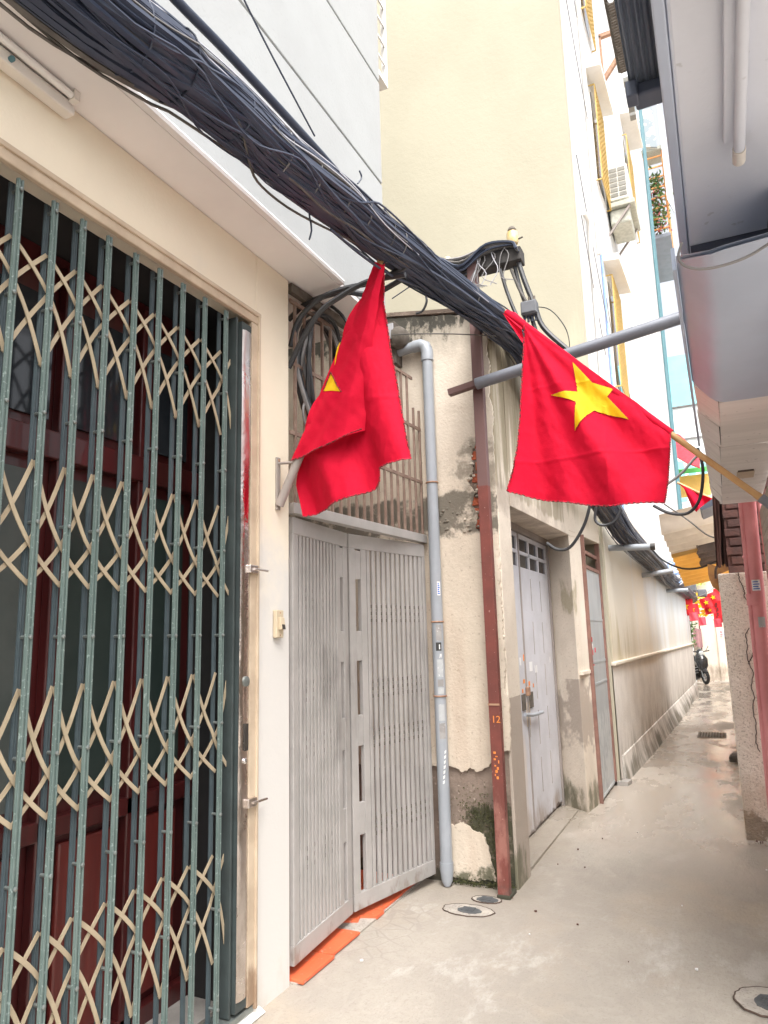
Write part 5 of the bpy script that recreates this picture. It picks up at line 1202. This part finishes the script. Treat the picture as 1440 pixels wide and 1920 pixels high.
bt = thing('bright_shrub', tree_c, 'bright yellow-green shrub behind the splice boxes', 'shrub'); leaf_cloud('foliage', (tree_c[0]+.05, 24.0, tree_c[2]-.15), (.16, .08, .3), 260, M('young_leaf', (.45, .55, .06), (.5, .6, .1), 9, .6), bt, .12, 5); MB().tube([(tree_c[0]+.05, 24.05, 0), (tree_c[0]+.05, 24.05, tree_c[2]-.2)], .02, 6).build('stem', m_tarp, bt)

# small flags at the far end
def small_flag(px, y, z, w, h, label, tilt=0, mat=None, star=True):
    t = thing('small_flag', (px, y, z), label, 'flag', 'small red flags strung at the far end')
    def rot(u, v): c, s = math.cos(tilt), math.sin(tilt); return (px+u*c-v*s, z+u*s+v*c)
    g = []
    for i in range(9):
        row = []
        for j in range(6):
            a, b = rot((i/8-.5)*w, (j/5-.5)*h); row.append((a, y+.02*math.sin(i*.9+j*.4), b))
        g.append(row)
    b = MB().grid(g); b.grid([[(p[0], p[1]+.006, p[2]) for p in reversed(r_)] for r_ in g]); b.build('cloth', mat or m_paint, t, smooth=True)
    if star:
        pl = []
        for k in range(10):
            rr = h*.27 if k % 2 == 0 else h*.11; an = math.pi/2+k*math.pi/5; pl.append(rot(rr*math.cos(an), rr*math.sin(an)))
        MB().prism(pl, 'y', y-.035, y-.022).build('star', m_star, t)
    return t
SF = [(1285,1135,18.8,.34,.40,.0,'leftmost red flag under the splice boxes'), (1297,1142,18.8,.30,.30,.1,'red flag tucked just below the splice boxes'), (1323,1130,20.0,.32,.26,.25,'small red flag with clear star in the middle of the string'), (1330,1143,20.0,.30,.22,.15,'small red flag hanging under the middle one'),
      (1337,1119,20.4,.42,.34,.3,'larger red flag high in the string near the wall top'), (1347,1112,20.8,.30,.40,-.1,'red flag touching the roughcast wall end'), (1346,1136,21.0,.36,.50,.1,'tall red flag beside the roughcast wall lowest right')]
for px, py, y, w, h, tl_, lab in [((-0.821,18.8,2.086), 0, 18.8, .34, .36, .0, 'leftmost small red flag under the splice boxes'), ((-0.677,18.9,2.006), 0, 18.9, .30, .26, .1, 'small red flag tucked just below the splice boxes'), ((-0.375,20,2.197), 0, 20.0, .27, .25, .25, 'small red flag with clear star amid the string'), ((-0.309,20.1,2.008), 0, 20.1, .24, .2, .15, 'small red flag hanging under the clear-starred one'),
      ((-0.206,20.4,2.34), 0, 20.4, .36, .26, .35, 'small red flag tilted high in the string'), ((-0.075,20.8,2.42), 0, 20.8, .26, .30, -.1, 'small red flag touching the roughcast wall end')]:
    small_flag(px[0], y, px[2], w, h, lab, tl_)
for px, w, h, lab in (((-0.644,18.5,1.831), .2, .2, 'pale red paper square hanging left under the string'), ((-0.472,18.6,1.714), .16, .2, 'pale red paper pennant in the middle under the string'), ((-0.144,18.7,1.667), .17, .2, 'pale red paper square near the roughcast wall')):
    small_flag(px[0], 18.6, px[2], w, h, lab, .05, m_pinkpaper, False)
bn = thing('red_banner', (-0.113,21,2.05), 'upright red banner with dark lettering by the roughcast wall', 'banner')
q = (-0.106,21,1.994); MB().box(q[0]-.14, q[0]+.2, 21.0, 21.015, q[2]-.30, q[2]+.28).build('cloth', m_paint, bn)
rnd = random.Random(9); ch = MB()
for k in range(9): x = q[0]-.09+rnd.uniform(0, .05); z = q[2]+.20-k*.045; ch.box(x, x+rnd.uniform(.03, .07), 20.99, 20.999, z, z+.022)
ch.build('lettering', m_switchblack, bn)
yb_ = thing('yellow_banner', (-0.5,21.6,2.111), 'yellow and orange paper garland behind the small red flags', 'garland')
q = (-0.494,21.6,2.169); leaf_cloud('paper', (q[0], 21.6, q[2]), (.14, .05, .26), 160, m_star, yb_, .16, 6)
tag(MB().tube(spline([(-0.769,19.5,2.331),(-0.521,19.5,2.345),(-0.266,19.5,2.465),(-0.005,19.5,2.662)], 12), .010, 5).build('string_line', m_cablegrey), 'thin string carrying the small flags across the alley', 'string')
wf = thing('flag', (0.017,7.4,2.742), 'folded red flag hanging from a pole over the corrugated roof', 'flag', 'red flags with yellow stars on poles')
o = [(-0.275,7.4,2.929),(-0.221,7.4,2.885),(-0.104,7.4,2.808),(0.016,7.4,2.737),(-0.057,7.4,2.703),(-0.14,7.4,2.628),(-0.174,7.4,2.673),(-0.203,7.4,2.771),(-0.228,7.4,2.864)]
ngon_cloth([(p[0], p[2]) for p in o], 4, lambda x, z: 7.4+.03*math.sin(x*40+z*20), .006).build('cloth', m_flag, wf, smooth=True)
MB().tube([(-0.285,7.42,2.939), (0.073,7.42,2.703)], .012, 8).build('pole', m_bamboo, wf)
gt = thing('gutter_end', (-0.043,7,2.617), 'dark cut gutter end sticking out above the corrugated roof', 'gutter')
o = [(-0.102,7,2.603),(0.03,7,2.688),(0.071,7,2.654),(0.051,7,2.627),(-0.087,7,2.577)]; MB().prism([(p[0], p[2]) for p in o], 'y', 7.0, 7.6).build('channel', m_darkmetal, gt)

# ---- scooter parked round the bend
sc = thing('motor_scooter', (-.86, 22.5, 0), 'black motor scooter parked half hidden at the lane bend', 'scooter')
def S3(x, y, z): return (-.63+.45*x+.89*y, 22.3-.89*x+.45*y, z*.93)   # local: +x forward, y across
def T(pts): return [S3(*p) for p in pts]
def wheel(cx):
    w = MB().ring(S3(cx, 0, .22), (.89, .45, 0), .155, .045, 24, 10).build('wheel', m_rubber, sc, smooth=True)
    MB().ring(S3(cx, 0, .22), (.89, .45, 0), .11, .018, 24, 8).build('rim', m_chrome, w, smooth=True)
    hub = MB().tube([S3(cx, -.05, .22), S3(cx, .05, .22)], .045, 12).build('hub', m_chrome, w, smooth=True)
    for k in range(5):
        an = 2*math.pi*k/5; MB().tube([S3(cx, 0, .22), S3(cx+.12*math.cos(an), 0, .22+.12*math.sin(an))], .012, 6).build('spoke', m_chrome, w)
wheel(0.0); wheel(-1.25)
MB().tube(T([(.14, 0, .36), (.05, 0, .43), (-.08, 0, .44), (-.2, 0, .34)]), [.03, .055, .065, .04], 12).build('front_fender', m_bikeblack, sc, smooth=True)
MB().tube(T([(0, -.06, .22), (-.12, -.06, .6), (-.2, -.05, .85)]), .02, 8).build('fork', m_chrome, sc, smooth=True)
MB().tube(T([(0, .06, .22), (-.12, .06, .6), (-.2, .05, .85)]), .02, 8).build('fork', m_chrome, sc, smooth=True)
MB().tube(T([(-.06, 0, .40), (-.10, 0, .55), (-.16, 0, .72), (-.24, 0, .86), (-.28, 0, .93)]), [.07, .15, .18, .13, .06], 14).build('leg_shield', m_bikeblack, sc, smooth=True)
MB().tube(T([(-.02, 0, .56), (-.07, 0, .62), (-.12, 0, .68)]), [.04, .08, .05], 12).build('indicator', m_mint, sc, smooth=True)
MB().tube(T([(-.10, 0, .93), (-.2, 0, .96), (-.32, 0, .96)]), [.06, .10, .06], 12).build('headset', m_bikeblack, sc, smooth=True)
MB().tube(T([(-.085, 0, .925), (-.12, 0, .93)]), [.06, .075], 14).build('headlight', m_lens, sc, smooth=True)
MB().tube(T([(-.34, -.34, 1.0), (-.26, -.15, .98), (-.24, 0, .97), (-.26, .15, .98), (-.34, .34, 1.0)]), .016, 8).build('handlebar', m_rubber, sc, smooth=True)
for s in (-1, 1):
    MB().tube(T([(-.27, .20*s, .99), (-.25, .26*s, 1.10), (-.26, .30*s, 1.16)]), .008, 6).build('mirror_stem', m_rubber, sc)
    MB().tube([S3(-.25, .32*s, 1.19), S3(-.275, .32*s, 1.19)], .06, 14).build('mirror', m_lens, sc, smooth=True)
MB().tube(T([(-.30, 0, .30), (-.5, 0, .27), (-.7, 0, .28)]), [.10, .15, .13], 10).build('footboard', m_bikeblack, sc, smooth=True)
MB().tube(T([(-.62, 0, .42), (-.85, 0, .55), (-1.15, 0, .60), (-1.5, 0, .68)]), [.14, .18, .17, .07], 14).build('body', m_bikeblack, sc, smooth=True)
MB().tube(T([(-.60, 0, .74), (-.8, 0, .78), (-1.1, 0, .79), (-1.4, 0, .84)]), [.07, .12, .12, .06], 12).build('seat', m_bikeseat, sc, smooth=True)
MB().tube(T([(-.9, -.17, .3), (-1.5, -.19, .38)]), .05, 10).build('exhaust', m_chrome, sc, smooth=True)
for z in (.36, .44, .52): MB().tube(T([(-.3, -.17, z-.03), (-.12, -.13, z)]), .010, 6).build('trim', m_chrome, sc)
hg = thing('hanging_cloth', (-0.782,24,1.379), 'dirty purple cloth hung on the end wall above the scooter', 'cloth')
q = (-0.785,24,1.346); g = [[(q[0]-.12+.04*i, 23.98+.02*math.sin(i*1.8), q[2]+.22-.08*j+.02*math.sin(i)) for j in range(8)] for i in range(7)]
MB().grid(g).build('cloth', m_pot, hg, smooth=True)
ns = thing('wall_notice', (-0.097,24.1,1.424), 'small pink and blue printed notice on the far end wall', 'notice')
q = (-0.084,24.15,1.408); MB().box(q[0]-.12, q[0]+.12, 24.19, 24.199, q[2]-.12, q[2]+.12).build('sheet', m_paper, ns)
for k in range(4): MB().box(q[0]-.10, q[0]+.0, 24.183, 24.189, q[2]-.10+k*.05, q[2]-.075+k*.05).build('print', m_pinkpaper, ns); MB().box(q[0]+.02, q[0]+.10, 24.183, 24.189, q[2]-.10+k*.05, q[2]-.08+k*.05).build('print', m_blueink, ns)

# ================================================================== THINGS ON THE GROUND
def blob(cx, cy, a, b, n, seed, jit=.06):
    rr = random.Random(seed); return [(cx+a*(1+rr.uniform(-jit, jit))*math.cos(2*math.pi*i/n), cy+b*(1+rr.uniform(-jit, jit))*math.sin(2*math.pi*i/n)) for i in range(n)]
gm = 'small manhole covers set in the alley floor'
def manhole(px, a, b, lab, seed, lid=.5):
    t = thing('manhole_cover', (px[0], px[1], 0), lab, 'manhole', gm)
    MB().prism(blob(px[0], px[1], a, b, 40, seed, .045), 'z', -.01, .006).build('cement_ring', m_ring, t)
    MB().prism(blob(px[0]+.01, px[1]-.01, a*lid, b*lid, 30, seed+1, .07), 'z', .0, .009).build('lid', m_iron, t)
    bl_ = blob(px[0], px[1], a, b, 40, seed, .045); MB().tube([(x, y, .003) for x, y in bl_+bl_[:1]], .0045, 5, False).build('joint', m_crack, t)
    rg_ = MB()
    for k in range(5): rg_.box(px[0]-a*lid*.5, px[0]+a*lid*.5, px[1]-b*lid*.6+k*b*lid*.28, px[1]-b*lid*.6+k*b*lid*.28+.010, .009, .0115)
    rg_.build('ribs', m_iron, t, stuff=True)
manhole((-1.443,4.041,0), .145, .085, 'oval manhole cover in a cement ring before the downpipe', 11, .48)
manhole((-1.398,4.233,0), .085, .055, 'small dark manhole cover at the foot of the red post', 15, .75)
manhole((0.019,3.54,0), .135, .13, 'round pale manhole cover at the near corner of the alley floor', 19, .55)
dg_ = thing('drain_grate', (-0.326,11.734,0), 'slotted drain grate in the wet alley floor', 'drain')
q = (-0.326,11.734,0); MB().box(q[0]-.19, q[0]+.19, q[1]-.26, q[1]+.26, -.01, .003).build('frame', m_cemring, dg_)
for k in range(9): MB().box(q[0]-.16+k*.038, q[0]-.145+k*.038, q[1]-.22, q[1]+.22, .003, .012).build('slat', m_grime, dg_)
bk_ = thing('loose_brick', (-0.009,9.593,0), 'dark broken slab lying against the roughcast wall', 'slab')
q = (-0.049,9.544,0); MB().prism(ragged([(q[0]-.06, q[1]-.12), (q[0]+.10, q[1]-.12), (q[0]+.10, q[1]+.14), (q[0]-.05, q[1]+.10)], .01, 14, 8), 'z', 0, .055).build('slab', m_grime, bk_, bevel=.006)
MB().prism(ragged([(q[0]-.03, q[1]-.02), (q[0]+.10, q[1]-.02), (q[0]+.10, q[1]+.16), (q[0]-.01, q[1]+.12)], .01, 14, 9), 'z', .056, .085).build('shard', m_doorframe, bk_, bevel=.004)
lt_ = MB(); rnd = random.Random(31)
for k in range(16):
    x = rnd.uniform(-1.2, -.05); y = rnd.uniform(3.0, 9.0); s = rnd.uniform(.003, .014)*.55
    if rnd.random() < .3: x = rnd.uniform(-1.7, -1.1); y = rnd.uniform(4.15, 4.38)
    if k < 6: x, y = .1+rnd.uniform(-.05, .15), 6.0+rnd.uniform(-.05, .05)
    lt_.prism(blob(x, y, s, s*rnd.uniform(.4, 1.2), 6, k, .3), 'z', .002, .007+s*.3)
tag(lt_.build('litter', m_tarp), 'dry leaf scraps and grit scattered on the alley floor', kind='stuff')
lw = MB()
for k in range(12):
    x = rnd.uniform(-1.8, .2); y = rnd.uniform(2.8, 6.5); s = rnd.uniform(.003, .008); lw.prism(blob(x, y, s, s, 6, k+100, .3), 'z', .002, .008)
tag(lw.build('pale_grit', m_paper), 'pale specks of grit on the near alley floor', kind='stuff')
ms = MB(); rnd = random.Random(41)   # moss tufts at the pier foot
for k in range(700):
    x = rnd.uniform(-1.74, -1.27); y = 4.44-abs(rnd.gauss(0, .012)); z = abs(rnd.gauss(0, .022))
    a = Vector((rnd.uniform(-1, 1), rnd.uniform(-1, -.1), rnd.uniform(.1, 1))).normalized(); s_ = a.orthogonal().normalized(); l = rnd.uniform(.006, .016); p = Vector((x, y, z)); ms.add([p, p+a*l*.5+s_*l*.3, p+a*l, p+a*l*.5-s_*l*.3], [(0, 1, 2, 3)])
for k in range(900):
    x = rnd.gauss(-1.50, .075); z = rnd.gauss(.41, .07); 
    if k % 3 == 0: x = rnd.gauss(-1.40, .02); z = rnd.uniform(.05, .45)
    if x > -1.36: continue
    a = Vector((rnd.uniform(-1, 1), rnd.uniform(-1, -.2), rnd.uniform(-.6, .6))).normalized(); s_ = a.orthogonal().normalized(); l = rnd.uniform(.006, .014); p = Vector((x, 4.461, z)); ms.add([p, p+a*l*.5+s_*l*.35, p+a*l, p+a*l*.5-s_*l*.35], [(0, 1, 2, 3)])
tag(ms.build('moss', M('moss', (.055, .065, .022), (.09, .085, .035), 40, .95)), 'dark moss tufts on the foot of the old pier', kind='stuff')
